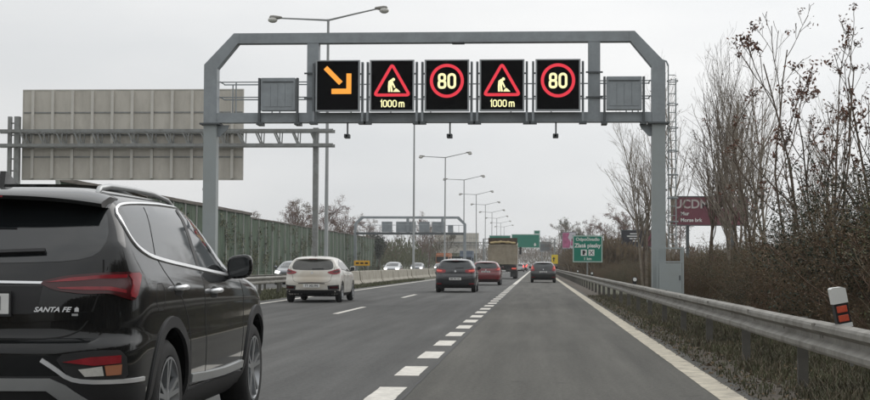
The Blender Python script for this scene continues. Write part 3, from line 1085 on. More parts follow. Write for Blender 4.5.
MB().prism([(.3, 5.0), (1.1, 4.7), (1.1, 6.1), (.5, 6.3)], 'y', -.075, -.062).build('print', M_PINK, bd)

# far grey display on mast and yellow roadside board
o = empty('mast_display', (2.3, 480, 0))
tag(o, 'far grey display on a mast beyond the car in the right lane', 'display')
MB().box(-.95, -.6, -.15, .15, -.2, 9.2).build('mast', M_GALV, o)
MB().box(2.2, 2.45, -.12, .12, -.2, 9.2).build('mast', M_GALV, o)
MB().box(-1.4, 2.2, -.5, -.16, 5.6, 8.8, .05).build('housing', M_STEEL, o)
MB().box(-1.2, 2.0, -.52, -.505, 5.8, 8.6).build('screen', M_STEEL_D, o)
MB().box(-.6, 2.2, -.1, .1, 8.95, 9.15).build('arm', M_GALV, o)
o = empty('yellow_board', (2.75, 232, 0))
tag(o, 'small yellow board standing on the right verge beyond the car', 'sign')
MB().box(-.5, .5, -.03, .03, 1.45, 2.85, .01).build('board', M_YELLOW, o)
MB().prism([(-.22, 1.8), (-.06, 1.8), (-.06, 2.2), (.1, 2.2), (-.14, 2.55), (-.36, 2.2), (-.22, 2.2)], 'y', -.045, -.032).build('arrow', M_INK, o)
MB().tube([(0, .06, -.2), (0, .06, 2.6)], .04, 8).build('post', M_GALV, o)
o = empty('amber_board', (-11.45, 97, 0))
tag(o, 'small amber board on the median beside the white hatchback', 'sign')
MB().box(-.52, .52, -.03, .03, 1.12, 1.46, .01).build('board', M_ORANGE, o)
for q in (-.3, 0, .3):
    MB().box(q - .1, q + .1, -.04, -.031, 1.24, 1.34).build('marking', M_INK, o)
for q in (-.35, .35):
    MB().box(q - .03, q + .03, .03, .08, -.1, 1.4).build('post', M_GALV, o)

# ================================================================ MARKER POSTS ON THE GUARDRAIL


def make_marker():
    o = empty('marker_post')
    MB().box(-.062, .062, -.045, .045, .0, .035).build('foot', M_WHITE, o)
    MB().box(-.057, .057, -.04, .04, .035, .20).build('reflector_field', M_PLASTIC, o)
    for z0 in (.05, .125):
        MB().box(-.042, .042, -.047, -.041, z0, z0 + .055, .004).build('reflector', M_REFL, o)
    MB().prism([(-.06, .20), (.06, .20), (.06, .315), (.03, .33), (-.045, .335), (-.06, .325)], 'y', -.05, .05).build('cap', M_WHITE, o)
    MB().box(-.012, .012, -.01, .01, -.32, .0).build('stem', M_GALV, o)
    return o


def make_disc():
    o = empty('rail_reflector')
    MB().box(-.045, .045, -.03, .03, .0, .10).build('holder', M_PLASTIC, o)
    MB().tube([(0, -.02, .14), (0, .02, .14)], .070, 16).build('backing', M_PLASTIC, o)
    MB().tube([(0, -.036, .143), (0, -.0201, .143)], .048, 16).build('reflector', M_WHITE, o)
    MB().box(-.012, .012, -.01, .01, -.32, .0).build('stem', M_GALV, o)
    return o


mk = make_marker()
for i, (y, rr, lb) in enumerate(((12.35, -11, 'leaning white marker post with two red reflectors on the nearest guardrail'),
                                 (38.5, 3, 'small round white reflector on the guardrail left of the gantry post'),
                                 (68, -2, 'small round white reflector on the guardrail before the green sign'),
                                 (92, 2, 'small round white reflector on the guardrail beneath the green sign'))):
    o = mk if i == 0 else (make_disc() if i == 1 else copy_tree(dk))
    dk = o
    o.location = (2.50, y, .705)
    o.rotation_euler = (0, R(rr), R(4))
    tag(o, lb, 'marker post', 'marker posts on the right guardrail')

# ================================================================ VEHICLES


def pchip(xs, ys):
    xs = np.array(xs, float)
    ys = np.array(ys, float)
    h = np.diff(xs)
    d = np.diff(ys) / h
    m = np.zeros(len(xs))
    m[0], m[-1] = d[0], d[-1]
    for i in range(1, len(xs) - 1):
        if d[i - 1] * d[i] > 0:
            w1, w2 = 2 * h[i] + h[i - 1], h[i] + 2 * h[i - 1]
            m[i] = (w1 + w2) / (w1 / d[i - 1] + w2 / d[i])

    def f(x):
        i = int(min(max(np.searchsorted(xs, x) - 1, 0), len(xs) - 2))
        t = (x - xs[i]) / h[i]
        t = min(max(t, 0), 1)
        return ((1 + 2 * t) * (1 - t) ** 2 * ys[i] + t * (1 - t) ** 2 * h[i] * m[i] + t * t * (3 - 2 * t) * ys[i + 1] + t * t * (t - 1) * h[i] * m[i + 1])
    return f


class CarShape:
    """closed car body from horizontal plan slices: z -> rear y, front y, half width; soft corners"""

    def __init__(self, prof, ar=0.45, nr=2.8, af=0.75, nf=2.5, belly=0.03, nq=14, ns=26, k0=.66):
        self.prof = prof
        self.k0 = k0
        z = [p[0] for p in prof]
        self.yr = pchip(z, [p[1] for p in prof])
        self.yf = pchip(z, [p[2] for p in prof])
        self.w = pchip(z, [p[3] for p in prof])
        self.z0, self.z1 = z[0], z[-1]
        self.ar, self.nr, self.af, self.nf, self.belly = ar, nr, af, nf, belly
        self.nq, self.ns = nq, ns
        self.L = max(p[2] for p in prof)
        H = self.z1
        zs = list(np.linspace(self.z0, H * 0.55, 26)[:-1]) + list(np.linspace(H * 0.55, H * 0.72, 22)[:-1]) + list(np.linspace(H * .72, H * .93, 18)[:-1])
        zs += [H * .93 + (H - H * .93) * math.sin(math.pi / 2 * i / 16) for i in range(17)]
        self.zs = zs
        self.rings = [self.ring(q) for q in zs]
        v, f = [], []
        n = None
        for r in self.rings:
            full = r + [(-p[0], p[1], p[2]) for p in r[-2:0:-1]]
            n = len(full)
            v += full
        for i in range(len(zs) - 1):
            for k in range(n):
                k2 = (k + 1) % n
                f.append((i * n + k, i * n + k2, (i + 1) * n + k2, (i + 1) * n + k))
        f.append(tuple(range(n))[::-1])
        f.append(tuple(range((len(zs) - 1) * n, len(zs) * n)))
        self.v, self.f = v, f
        self.bvh = BVHTree.FromPolygons(v, f)

    def ring(self, z):
        yr, yf, w = self.yr(z), self.yf(z), self.w(z)
        half = (yf - yr) / 2
        k = min(1, max(0, (z / self.z1 - self.k0) / .12))
        ar, af = min(self.ar * (1 - .52 * k), half * .8), min(self.af, half * .9)
        nr = self.nr + .5 * k
        pts = []
        ym, hl = (yr + yf) / 2, half

        def bl(x, y):
            return x * (1 - self.belly * ((y - ym) / hl) ** 2)
        for i in range(self.nq + 1):
            t = math.pi / 2 * i / self.nq
            x = w * math.sin(t) ** (2 / nr)
            y = yr + ar * (1 - math.cos(t) ** (2 / nr)) if i < self.nq else yr + ar
            pts.append((bl(x, y), y, z))
        for i in range(1, self.ns):
            y = yr + ar + (yf - af - yr - ar) * i / self.ns
            pts.append((bl(w, y), y, z))
        for i in range(self.nq + 1):
            t = math.pi / 2 * (1 - i / self.nq)
            x = w * max(0, math.sin(t)) ** (2 / self.nf) if i < self.nq else 0.0
            y = yf - af * (1 - max(0, math.cos(t)) ** (2 / self.nf))
            pts.append((bl(x, y), y, z))
        return pts

    def at_u(self, u, z):
        """point at arc length u from the rear centre line, at height z (right side; u<0: left)"""
        r = self.ring(z)
        s = abs(u)
        acc = 0
        for i in range(len(r) - 1):
            d = math.dist(r[i], r[i + 1])
            if acc + d >= s:
                t = (s - acc) / max(d, 1e-9)
                p = Vector(r[i]).lerp(Vector(r[i + 1]), t)
                break
            acc += d
        else:
            p = Vector(r[-1])
        if u < 0:
            p.x = -p.x
        return p

    def cast(self, a, z, view):
        if view == 'U':
            p = self.at_u(a, z)
            h = self.bvh.find_nearest(p)
            return h[0], h[1]
        o, d = {'R': (Vector((4, a, z)), Vector((-1, 0, 0))), 'L': (Vector((-4, a, z)), Vector((1, 0, 0))),
                'B': (Vector((a, -4, z)), Vector((0, 1, 0))), 'F': (Vector((a, self.L + 4, z)), Vector((0, -1, 0))),
                'T': (Vector((a, z, 5)), Vector((0, 0, -1)))}[view]
        h = self.bvh.ray_cast(o, d)
        if h[0] is None:
            h = self.bvh.find_nearest(o + d * 3.3)
        return h[0], h[1]

    def panel(self, name, poly, view, m, parent, off=0.004, thick=0.012, res=0.06, rnd=0, smooth=True):
        """a sheet with the given outline lying on the body surface, with its own thickness"""
        P = [Vector((p[0], p[1])) for p in poly]
        for _ in range(rnd):
            Q = []
            for i in range(len(P)):
                a, c = P[i], P[(i + 1) % len(P)]
                Q += [a.lerp(c, .22), a.lerp(c, .78)]
            P = Q
        bm = bmesh.new()
        vs = [bm.verts.new((p.x, p.y, 0)) for p in P]
        face = bm.faces.new(vs)
        x0, x1 = min(p.x for p in P), max(p.x for p in P)
        z0, z1 = min(p.y for p in P), max(p.y for p in P)
        x = math.floor(x0 / res) * res + res
        while x < x1:
            bmesh.ops.bisect_plane(bm, geom=bm.verts[:] + bm.edges[:] + bm.faces[:], plane_co=(x, 0, 0), plane_no=(1, 0, 0))
            x += res
        z = math.floor(z0 / res) * res + res
        while z < z1:
            bmesh.ops.bisect_plane(bm, geom=bm.verts[:] + bm.edges[:] + bm.faces[:], plane_co=(0, z, 0), plane_no=(0, 1, 0))
            z += res
        bmesh.ops.triangulate(bm, faces=[f for f in bm.faces if len(f.verts) > 4])
        nrm = {}
        for q in bm.verts:
            c, n = self.cast(q.co.x, q.co.y, view)
            nrm[q] = n
            q.co = c
        bmesh.ops.recalc_face_normals(bm, faces=bm.faces)
        bm.normal_update()
        fs = bm.faces[:]
        dot = sum(f.normal.dot(nrm[f.verts[0]]) for f in fs)
        if dot < 0:
            bmesh.ops.reverse_faces(bm, faces=fs)
        for q in list(nrm):
            q.co = q.co - nrm[q] * thick * 0.6
        ret = bmesh.ops.extrude_face_region(bm, geom=fs, use_keep_orig=True)
        top = [g for g in ret['geom'] if isinstance(g, bmesh.types.BMVert)]
        bm.normal_update()
        for q in top:
            c, n, _, _ = self.bvh.find_nearest(q.co)
            q.co = c + n * off
        me = bpy.data.meshes.new(name)
        bm.to_mesh(me)
        bm.free()
        me.materials.append(m)
        if smooth:
            me.polygons.foreach_set('use_smooth', [True] * len(me.polygons))
            me.set_sharp_from_angle(angle=R(40))
        return link(name, me, parent)

    def strip(self, name, pts, view, width, m, parent, off=0.006, closed=False, step=0.04, rnd=0):
        """a bead of material following a path over the body"""
        P = [Vector(p) for p in pts]
        for _ in range(rnd):
            Q = [] if closed else [P[0]]
            for i in range(len(P) if closed else len(P) - 1):
                a, c = P[i], P[(i + 1) % len(P)]
                Q += [a.lerp(c, .25), a.lerp(c, .75)]
            if not closed:
                Q.append(P[-1])
            P = Q
        D = []
        seq = P + [P[0]] if closed else P
        for i in range(len(seq) - 1):
            n = max(1, int((seq[i + 1] - seq[i]).length / step))
            D += [seq[i].lerp(seq[i + 1], k / n) for k in range(n)]
        if not closed:
            D.append(seq[-1])
        C = []
        for p in D:
            c, n = self.cast(p.x, p.y, view)
            C.append((c, n))
        b = MB()
        n = len(C)
        for i in range(n):
            c, nn = C[i]
            a = C[(i - 1) % n][0] if (closed or i > 0) else c
            e = C[(i + 1) % n][0] if (closed or i < n - 1) else c
            t = (e - a).normalized()
            s = t.cross(nn).normalized() * width / 2
            b.v += [tuple(c - s - nn * .01), tuple(c - s * .9 + nn * off), tuple(c + s * .9 + nn * off), tuple(c + s - nn * .01)]
        for i in range(n if closed else n - 1):
            j = (i + 1) % n
            for k in range(3):
                b.f.append((i * 4 + k, i * 4 + k + 1, j * 4 + k + 1, j * 4 + k))
        if not closed:
            b.f += [(0, 1, 2, 3), ((n - 1) * 4 + 3, (n - 1) * 4 + 2, (n - 1) * 4 + 1, (n - 1) * 4)]
        return b.build(name, m, parent, smooth=True, angle=45)

    def letters(self, name, s, size, a, z, view, m, parent, off=0.006, offset=0.0, shear=0.0, sx=1.0, flip=1):
        vs, fs = text_geo(s, size, offset, 0.0, shear=shear, sx=sx)
        b = MB()
        for p in vs:
            c, n = self.cast(a + flip * p[0], z + p[1], view)
            b.v.append(tuple(c + n * off))
        b.f = fs
        return b.build(name, m, parent, fix=False)

    def body(self, name, m, parent, arches):
        me = bpy.data.meshes.new(name)
        me.from_pydata(self.v, [], self.f)
        o = link(name, me)
        cut = MB()
        cutters = []
        for (y, z, r) in arches:
            c = MB()
            n = 40
            # arch with open bottom
            pl = [(y + r * math.cos(a), z + r * math.sin(a)) for a in [math.pi * k / n for k in range(n + 1)]]
            pl = [(y + r, -0.2)] + pl + [(y - r, -0.2)]
            for sgn in (-1, 1):
                x0, x1 = sgn * 0.56, sgn * 1.3
                q = MB().prism(pl, 'x', min(x0, x1), max(x0, x1))
                cme = q.mesh('cut')
                bm = bmesh.new(); bm.from_mesh(cme); bmesh.ops.recalc_face_normals(bm, faces=bm.faces); bm.to_mesh(cme); bm.free()
                co = link('cut', cme)
                cutters.append(co)
                md = o.modifiers.new('b', 'BOOLEAN')
                md.operation = 'DIFFERENCE'
                md.solver = 'EXACT'
                md.object = co
        bm = bmesh.new(); bm.from_mesh(me); bmesh.ops.recalc_face_normals(bm, faces=bm.faces); bm.to_mesh(me); bm.free()
        bpy.context.view_layer.update()
        dg = bpy.context.evaluated_depsgraph_get()
        me2 = bpy.data.meshes.new_from_object(o.evaluated_get(dg))
        o.modifiers.clear()
        o.data = me2
        for c in cutters:
            bpy.data.objects.remove(c)
        me2.materials.clear()
        me2.materials.append(m)
        me2.polygons.foreach_set('use_smooth', [True] * len(me2.polygons))
        me2.set_sharp_from_angle(angle=R(38))
        o.parent = parent
        o.name = name
        return o


def wheel(parent, x, y, r, w, side, style='five', rim_m=None, rim_dark=None):
    """side: +1 outer face towards +x"""
    rim_m = rim_m or M_RIM
    o = empty('wheel')
    o.parent = parent
    s = side
    xo = x            # outer face
    xi = x - s * w
    tyre = MB()
    rr = r * 0.70
    tyre.lathe_x([(xo - s * .03, rr), (xo - s * .008, rr + .012), (xo, (r + rr) / 2), (xo - s * .012, r - .03), (xo - s * .04, r), (xi + s * .04, r), (xi + s * .012, r - .03), (xi, (r + rr) / 2), (xi + s * .02, rr)], (y, r), 40)
    tyre.build('tyre', M_RUBBER, o, smooth=True, angle=50)
    b = MB()
    b.lathe_x([(xo - s * .006, rr + .004), (xo - s * .004, rr - .012), (xo - s * .03, rr - .026), (xi + s * .05, rr - .05)], (y, r), 40)
    rim = b.build('rim', rim_m, o, smooth=True, angle=40)
    d = MB()
    d.lathe_x([(xo - s * .10, rr - .02), (xo - s * .10, .06), (xo - s * .10, 0.001)], (y, r), 30)
    d.build('brake_disc', rim_dark or M_PLASTIC, rim, smooth=False)
    sp = MB()
    k = 5
    for i in range(k):
        a = 2 * math.pi * i / k + .3
        for da in ((-.16, .16) if style == 'double' else (0,)):
            wd = .030 if style == 'double' else .05
            ca, sa = math.cos(a + da), math.sin(a + da)
            p0 = (xo - s * .035, y + .03 * math.cos(a), r + .03 * math.sin(a))
            p1 = (xo - s * .020, y + (rr - .008) * ca, r + (rr - .008) * sa)
            sp.bar(p0, p1, .03, wd, up=(-0, -sa, ca))
    sp.build('spoke', rim_m, rim)
    hub = MB()
    hub.lathe_x([(xo - s * .05, .075), (xo - s * .022, .07), (xo - s * .018, .03), (xo - s * .018, .001)], (y, r), 20)
    hub.build('hub_cap', rim_m, rim, smooth=True, angle=40)
    return o


def mirror(parent, shape, y, z, m, side, sx=1.0):
    c, n = shape.cast(y, z, 'R' if side > 0 else 'L')
    o = empty('door_mirror')
    o.parent = parent
    b = MB()
    x = c.x
    bm = bmesh.new()
    bmesh.ops.create_icosphere(bm, subdivisions=3, radius=1)
    for q in bm.verts:
        p = q.co
        # rounded housing: boxy superellipsoid, flat towards the rear
        e = .62
        px = math.copysign(abs(p.x) ** e, p.x) * .092 * sx
        pz = math.copysign(abs(p.z) ** e, p.z) * .088 * sx
        py = math.copysign(abs(p.y) ** .8, p.y) * (.095 if p.y > 0 else .03) * sx
        q.co = (x + side * (.075 * sx) + px, y + .05 + py + .10 * px * side, z + .095 + pz + .10 * px * side)
    for i, q in enumerate(bm.verts):
        q.index = i
    b.add([q.co[:] for q in bm.verts], [[q.index for q in f.verts] for f in bm.faces])
    bm.free()
    h = b.build('housing', m, o, smooth=True)
    g = MB()
    pts = []
    for i in range(20):
        a = 2 * math.pi * i / 20
        px = math.copysign(abs(math.cos(a)) ** .6, math.cos(a)) * .077 * sx
        pz = math.copysign(abs(math.sin(a)) ** .6, math.sin(a)) * .070 * sx
        pts.append((x + side * .075 * sx + px, z + .095 + pz + .10 * px * side))
    g.prism(pts, 'y', y + .013, y + .021)
    g.build('mirror_glass', M_GLASS, o)
    a_ = MB().bar((x - side * .02, y + .05, z + .02), (x + side * .06, y + .05, z + .05), .06, .045)
    a_.build('mirror_foot', M_PLASTIC, o)
    return o


def handle(parent, shape, y, z, m, side):
    c, n = shape.cast(y, z, 'R' if side > 0 else 'L')
    x = c.x
    b = MB()
    b.tube([(x - side * .01, y - .10, z), (x + side * .035, y - .075, z + .004), (x + side * .042, y, z + .008), (x + side * .035, y + .075, z + .006), (x - side * .01, y + .10, z + .003)], [.016, .018, .018, .018, .016], 8)
    return b.build('door_handle', m, parent, smooth=True)


def mir(poly):
    return [(-p[0], p[1]) for p in poly][::-1]


# ---------------------------------------------------------------- the black SUV beside us
M_BLK = mat('black_car_paint', (0.0060, 0.0068, 0.0076), 0.4, metal=0.0, var=0.15, scale=120, coat=1.0, spec=0.04,
            dirt=(0.020, 0.019, 0.017), dirt_amt=0.3, dirt_scale=3.0)


def make_suv():
    prof = [(.22, .26, 4.50, .78), (.30, .12, 4.62, .87), (.42, .04, 4.72, .925), (.56, .005, 4.77, .942), (.70, .0, 4.76, .948), (.755, .012, 4.75, .946),
            (.79, .062, 4.73, .944), (.90, .066, 4.68, .945), (1.00, .070, 4.52, .943), (1.06, .078, 4.25, .938), (1.11, .092, 3.85, .925), (1.16, .115, 3.52, .905),
            (1.22, .145, 3.38, .882), (1.36, .235, 3.14, .830), (1.48, .315, 2.93, .780), (1.55, .375, 2.78, .738), (1.60, .43, 2.64, .680),
            (1.635, .52, 2.45, .600), (1.660, .72, 2.18, .47), (1.672, 1.05, 1.80, .28), (1.676, 1.32, 1.5, .06)]
    S = CarShape(prof, ar=.50, nr=2.9, af=.8, nf=2.5, belly=.035, nq=20, ns=40)
    o = empty('black_suv')
    tag(o, 'black SUV with chrome window line and dark red tail lamps, cut by the left edge', 'SUV')
    RA, FA, WR = 1.06, 3.83, .365
    S.body('body', M_BLK, o, [(RA, WR + .02, .425), (FA, WR + .02, .425)])
    for side in (1, -1):
        v = 'R' if side > 0 else 'L'
        # arch cladding
        for ya in (RA, FA):
            pts = [(ya + .455 * math.cos(a), WR + .02 + .455 * math.sin(a)) for a in [math.pi * (-.12 + 1.24 * k / 24) for k in range(25)]]
            S.strip('arch_trim', pts, v, .075, M_PLASTIC, o, off=.012)
        # glasses
        q1 = [(.52, 1.49), (.50, 1.43), (.54, 1.36), (.63, 1.305), (.80, 1.252), (.90, 1.247), (.82, 1.40), (.78, 1.535), (.62, 1.525)]
        S.panel('quarter_window', [(.48, 1.50), (.475, 1.42), (.53, 1.345), (.63, 1.295), (.86, 1.246), (1.06, 1.545), (.90, 1.552), (.62, 1.535)], v, M_GLASS_D, o, off=.003)
        S.panel('rear_window_pane', [(.885, 1.243), (1.84, 1.186), (1.92, 1.56), (1.50, 1.568), (1.09, 1.552)], v, M_GLASS_D, o, off=.003)
        S.panel('front_window_pane', [(1.93, 1.18), (2.86, 1.135), (2.83, 1.24), (2.69, 1.40), (2.52, 1.51), (2.32, 1.56), (2.02, 1.572)], v, M_GLASS_D, o, off=.003)
        S.panel('mirror_sail', [(2.87, 1.132), (3.06, 1.122), (2.90, 1.215), (2.84, 1.235)], v, M_PLASTIC, o, off=.003)
        S.panel('pillar_trim', [(1.845, 1.186), (1.925, 1.181), (2.012, 1.56), (1.925, 1.562)], v, M_PLASTIC, o, off=.005)
        # chrome line round the glass
        loop = [(.46, 1.49), (.455, 1.42), (.51, 1.335), (.62, 1.28), (.86, 1.230), (1.84, 1.170), (2.5, 1.132), (3.08, 1.108)]
        top = [(.46, 1.49), (.50, 1.530), (.62, 1.552), (.90, 1.568), (1.5, 1.586), (2.02, 1.588), (2.34, 1.577), (2.55, 1.528), (2.72, 1.415), (2.88, 1.25), (3.08, 1.108)]
        S.strip('chrome_line', loop, v, .024, M_CHROME, o, off=.010, rnd=2)
        S.strip('chrome_line', top, v, .016, M_CHROME, o, off=.009, rnd=2)
        # door seams
        S.strip('door_seam', [(.90, 1.235), (1.02, 1.10), (1.32, .98), (1.52, .78), (1.54, .42)], v, .010, M_SEAM, o, off=.0015, rnd=2)
        S.strip('door_seam', [(1.89, 1.17), (1.93, .9), (2.0, .42)], v, .010, M_SEAM, o, off=.0015, rnd=1)
        S.strip('door_seam', [(3.15, 1.10), (3.28, .95), (3.25, .70), (3.22, .42)], v, .010, M_SEAM, o, off=.0015, rnd=1)
        S.strip('door_seam', [(1.54, .40), (3.22, .40)], v, .010, M_SEAM, o, off=.0015)
        # swage line and sill
        S.panel('sill_cladding', [(1.50, .22), (3.40, .22), (3.36, .385), (1.53, .385)], v, M_PLASTIC, o, off=.012)
        S.strip('sill_trim', [(1.56, .455), (2.0, .440), (2.6, .430), (3.26, .440)], v, .060, M_SILVER, o, off=.020)
        handle(o, S, 1.22, 1.045, M_CHROME, side)
        handle(o, S, 2.20, 1.01, M_CHROME, side)
        S.panel('handle_cup', [(1.12, 1.0), (1.32, 1.0), (1.33, 1.06), (1.22, 1.085), (1.11, 1.06)], v, M_SEAM, o, off=.002, rnd=1)
        S.panel('handle_cup', [(2.10, .965), (2.30, .965), (2.31, 1.025), (2.20, 1.05), (2.09, 1.025)], v, M_SEAM, o, off=.002, rnd=1)
        mirror(o, S, 2.74, 1.085, M_BLK, side, 1.0)
        S.strip('fuel_flap' if side > 0 else 'fender_seam', [(.70, .92), (.88, .92), (.88, 1.08), (.70, 1.08)], v, .006, M_SEAM, o, off=.001, closed=True, rnd=1)
        # tail lamp wraps round the corner: outline in arc length and height
        u = side
        lamp = [(u * .40, 1.090), (u * .55, 1.128), (u * .75, 1.146), (u * .88, 1.150), (u * 1.05, 1.152), (u * 1.03, 1.10), (u * 1.00, 1.03), (u * .97, .985), (u * .90, 1.000), (u * .80, 1.030), (u * .66, 1.025), (u * .50, 1.045)]
        if side < 0:
            lamp = lamp[::-1]
        S.panel('tail_lamp', lamp, 'U', M_TAIL_D, o, off=.014, res=.04, rnd=1)
        S.panel('lamp_signature', [(u * .90, 1.142), (u * 1.03, 1.143), (u * 1.01, 1.08), (u * .98, 1.0), (u * .925, 1.012), (u * .95, 1.09)][::side], 'U', M_TAIL, o, off=.019, res=.03, rnd=1)
        S.panel('lamp_signature', [(u * .45, 1.088), (u * .59, 1.118), (u * .77, 1.134), (u * .90, 1.136), (u * .90, 1.118), (u * .77, 1.113), (u * .60, 1.096)][::side], 'U', M_TAIL, o, off=.018, res=.03)
        S.panel('lamp_signature', [(u * .51, 1.062), (u * .66, 1.066), (u * .80, 1.066), (u * .90, 1.048), (u * .90, 1.030), (u * .79, 1.046), (u * .66, 1.048), (u * .53, 1.054)][::side], 'U', M_TAIL, o, off=.018, res=.03)
        # lower cluster in the bumper
        S.panel('bumper_pocket', [(u * .52, .690), (u * .74, .715), (u * .94, .712), (u * .96, .53), (u * .70, .535), (u * .60, .57)][::side], 'U', M_PLASTIC, o, off=.004, res=.05, rnd=1)
        S.panel('bumper_reflector', [(u * .57, .652), (u * .72, .678), (u * .90, .684), (u * .90, .640), (u * .74, .630)][::side], 'U', M_TAIL, o, off=.011, res=.04)
        S.panel('turn_lamp', [(u * .80, .628), (u * .905, .632), (u * .90, .575), (u * .81, .572)][::side], 'U', M_LENS_O, o, off=.010, res=.04)
        S.panel('reversing_lamp', [(u * .655, .610), (u * .785, .625), (u * .795, .572), (u * .69, .570)][::side], 'U', M_LENS, o, off=.010, res=.04)
        S.strip('bumper_chrome', [(u * .455, .665), (u * .53, .615), (u * .60, .560), (u * .69, .540), (u * .88, .536), (u * 1.14, .536)], 'U', .026, M_CHROME, o, off=.012, rnd=1)
        # roof rail
        rl = MB()
        pts = []
        for (y, lift) in ((.50, -.015), (.60, .024), (.80, .036), (1.3, .038), (1.8, .036), (2.2, .032), (2.42, .01), (2.52, -.03)):
            c, n = S.cast(side * .60, y, 'T')
            pts.append((side * .60, y, c.z + lift))
        rl.tube(pts, [.016, .018, .018, .017, .017, .017, .016, .014], 8)
        rl.build('roof_rail', M_SILVER, o, smooth=True)
        wheel(o, side * .925, RA, WR, .235, side, 'double', M_RIM, M_RIM_D)
        wheel(o, side * .925, FA, WR, .235, side, 'double', M_RIM, M_RIM_D)
        S.panel('headlamp', [(u * .40, .86), (u * .80, .88), (u * .80, .74), (u * .5, .74)][::side], 'F', M_LENS, o, off=.006)
    # rear glass, spoiler, tailgate
    rw = [(-.745, 1.34), (-.70, 1.245), (-.58, 1.212), (-.3, 1.20), (0, 1.197), (.3, 1.20), (.58, 1.212), (.70, 1.245), (.745, 1.34), (.70, 1.50), (.62, 1.545), (-.62, 1.545), (-.70, 1.50)]
    S.panel('rear_window', rw, 'B', M_GLASS_D, o, off=.003, rnd=1)
    sp = MB()
    top, rings = [], []
    nx = 24
    for i in range(nx + 1):
        x = -.70 + 1.40 * i / nx
        e = abs(x) / .70
        yb_ = .185 + .11 * e ** 3.2
        zr = 1.590 - .045 * e ** 2.6
        yfz = .62 + .02 * e
        zf = S.cast(x * .97, yfz, 'T')[0].z + .004
        prof_ = [(x, yfz, zf - .01), (x, (yfz + yb_) / 2, (zf + zr) / 2 + .020), (x, yb_ + .03, zr + .012), (x, yb_, zr - .004), (x, yb_ + .012, zr - .024), (x, yb_ + .20, zr - .022)]
        rings.append(prof_)
    for pr in rings:
        sp.v += pr
    m_ = len(rings[0])
    for i in range(nx):
        for k in range(m_):
            k2 = (k + 1) % m_
            sp.f.append((i * m_ + k, i * m_ + k2, (i + 1) * m_ + k2, (i + 1) * m_ + k))
    sp.f.append(tuple(range(m_)))
    sp.f.append(tuple(range(nx * m_, (nx + 1) * m_))[::-1])
    spo = sp.build('spoiler', M_BLK, o, smooth=True, angle=50)
    MB().box(-.16, .16, .178, .186, 1.574, 1.583).build('brake_light', M_TAIL, spo)
    S.strip('tailgate_seam', [(.735, 1.22), (.74, 1.16), (.735, 1.10), (.715, .98), (.67, .86), (.60, .795), (.45, .775), (0, .77), (-.45, .775), (-.60, .795), (-.67, .86), (-.715, .98), (-.735, 1.10), (-.74, 1.16), (-.735, 1.22)], 'B', .010, M_SEAM, o, off=.002, rnd=2)
    S.strip('chrome_bar', [(-.445, 1.088), (0, 1.094), (.445, 1.088)], 'B', .016, M_CHROME, o, off=.012)
    S.strip('tailgate_crease', [(-.70, .905), (0, .885), (.70, .905)], 'B', .05, M_BLK, o, off=.006)
    # plate and its recess
    S.panel('plate_recess', [(-.40, .895), (.40, .895), (.43, 1.07), (-.43, 1.07)], 'B', M_PLASTIC, o, off=.002)
    pl = MB().box(-.26, .26, .040, .052, .915, 1.03, .004).build('number_plate', M_PLATE, o)
    text_xz('plate_text', 'BL 482 TM', .105, 0, .038, .972, M_INK, pl, .003, sx=.92, ex=.001)
    fr = MB()
    fr.box(-.272, .272, .042, .06, .902, .914); fr.box(-.272, .272, .042, .06, 1.031, 1.043)
    fr.box(-.272, -.261, .042, .06, .914, 1.031); fr.box(.261, .272, .042, .06, .914, 1.031)
    fr.build('plate_frame', M_PLASTIC, pl)
    S.letters('badge_text', 'SANTA FE', .038, .485, .940, 'B', M_CHROME, o, off=.007, offset=.0012, shear=.35, sx=1.15)
    S.panel('badge', [(.555, .905), (.625, .905), (.625, .918), (.555, .918)], 'B', M_SILVER, o, off=.006)
    S.panel('badge', [(.606, .928), (.628, .928), (.628, .948), (.618, .956), (.606, .948)], 'B', M_CHROME, o, off=.007)
    # lower bumper
    S.panel('bumper_lower', [(-1.18, .50), (-.76, .535), (-.62, .575), (.62, .575), (.76, .535), (1.18, .50), (1.15, .23), (-1.15, .23)], 'U', M_PLASTIC, o, off=.006, res=.07)
    S.panel('skid_plate', [(-.58, .525), (-.50, .563), (.50, .563), (.58, .525), (.70, .43), (.60, .40), (.48, .50), (-.48, .50), (-.60, .40), (-.70, .43)], 'B', M_SILVER, o, off=.024, thick=.03, res=.05)
    S.strip('wiper', [(0.0, 1.245), (.42, 1.262)], 'B', .022, M_PLASTIC, o, off=.03)
    MB().tube([(0, .20, 1.255), (0, .155, 1.245)], [.03, .035], 10).build('wiper_hub', M_PLASTIC, o)
    # roof: fin antenna, glass roof panel
    zr = S.cast(0, .75, 'T')[0].z
    fin = MB()
    fin.prism([(.60, zr - .012), (.90, zr + .002), (.80, zr + .035), (.66, zr + .085), (.625, zr + .088)], 'x', -.018, .018)
    fin.build('antenna', M_BLK, o)
    S.panel('roof_glass', [(-.47, 1.0), (.47, 1.0), (.47, 2.2), (-.47, 2.2)], 'T', M_GLASS_D, o, off=.022, thick=.03, res=.12)
    S.panel('windscreen', [(-.60, 1.17), (.60, 1.17), (.55, 1.55), (-.55, 1.55)], 'F', M_GLASS_D, o, off=.004)
    S.panel('grille', [(-.40, .55), (.40, .55), (.45, .86), (-.45, .86)], 'F', M_PLASTIC, o, off=.01)
    # rain / dirt beads on the tailgate edge left out; underbody pan
    MB().box(-.75, .75, .35, 4.3, .20, .30).build('underbody', M_PLASTIC, o)
    MB().tube([(-.55, .5, .26), (-.55, .10, .27)], .035, 10).build('exhaust', M_SILVER, o)
    return o


suv = make_suv()
suv.location = (-3.19, 8.06, 0)

# ---------------------------------------------------------------- hatchbacks and other cars


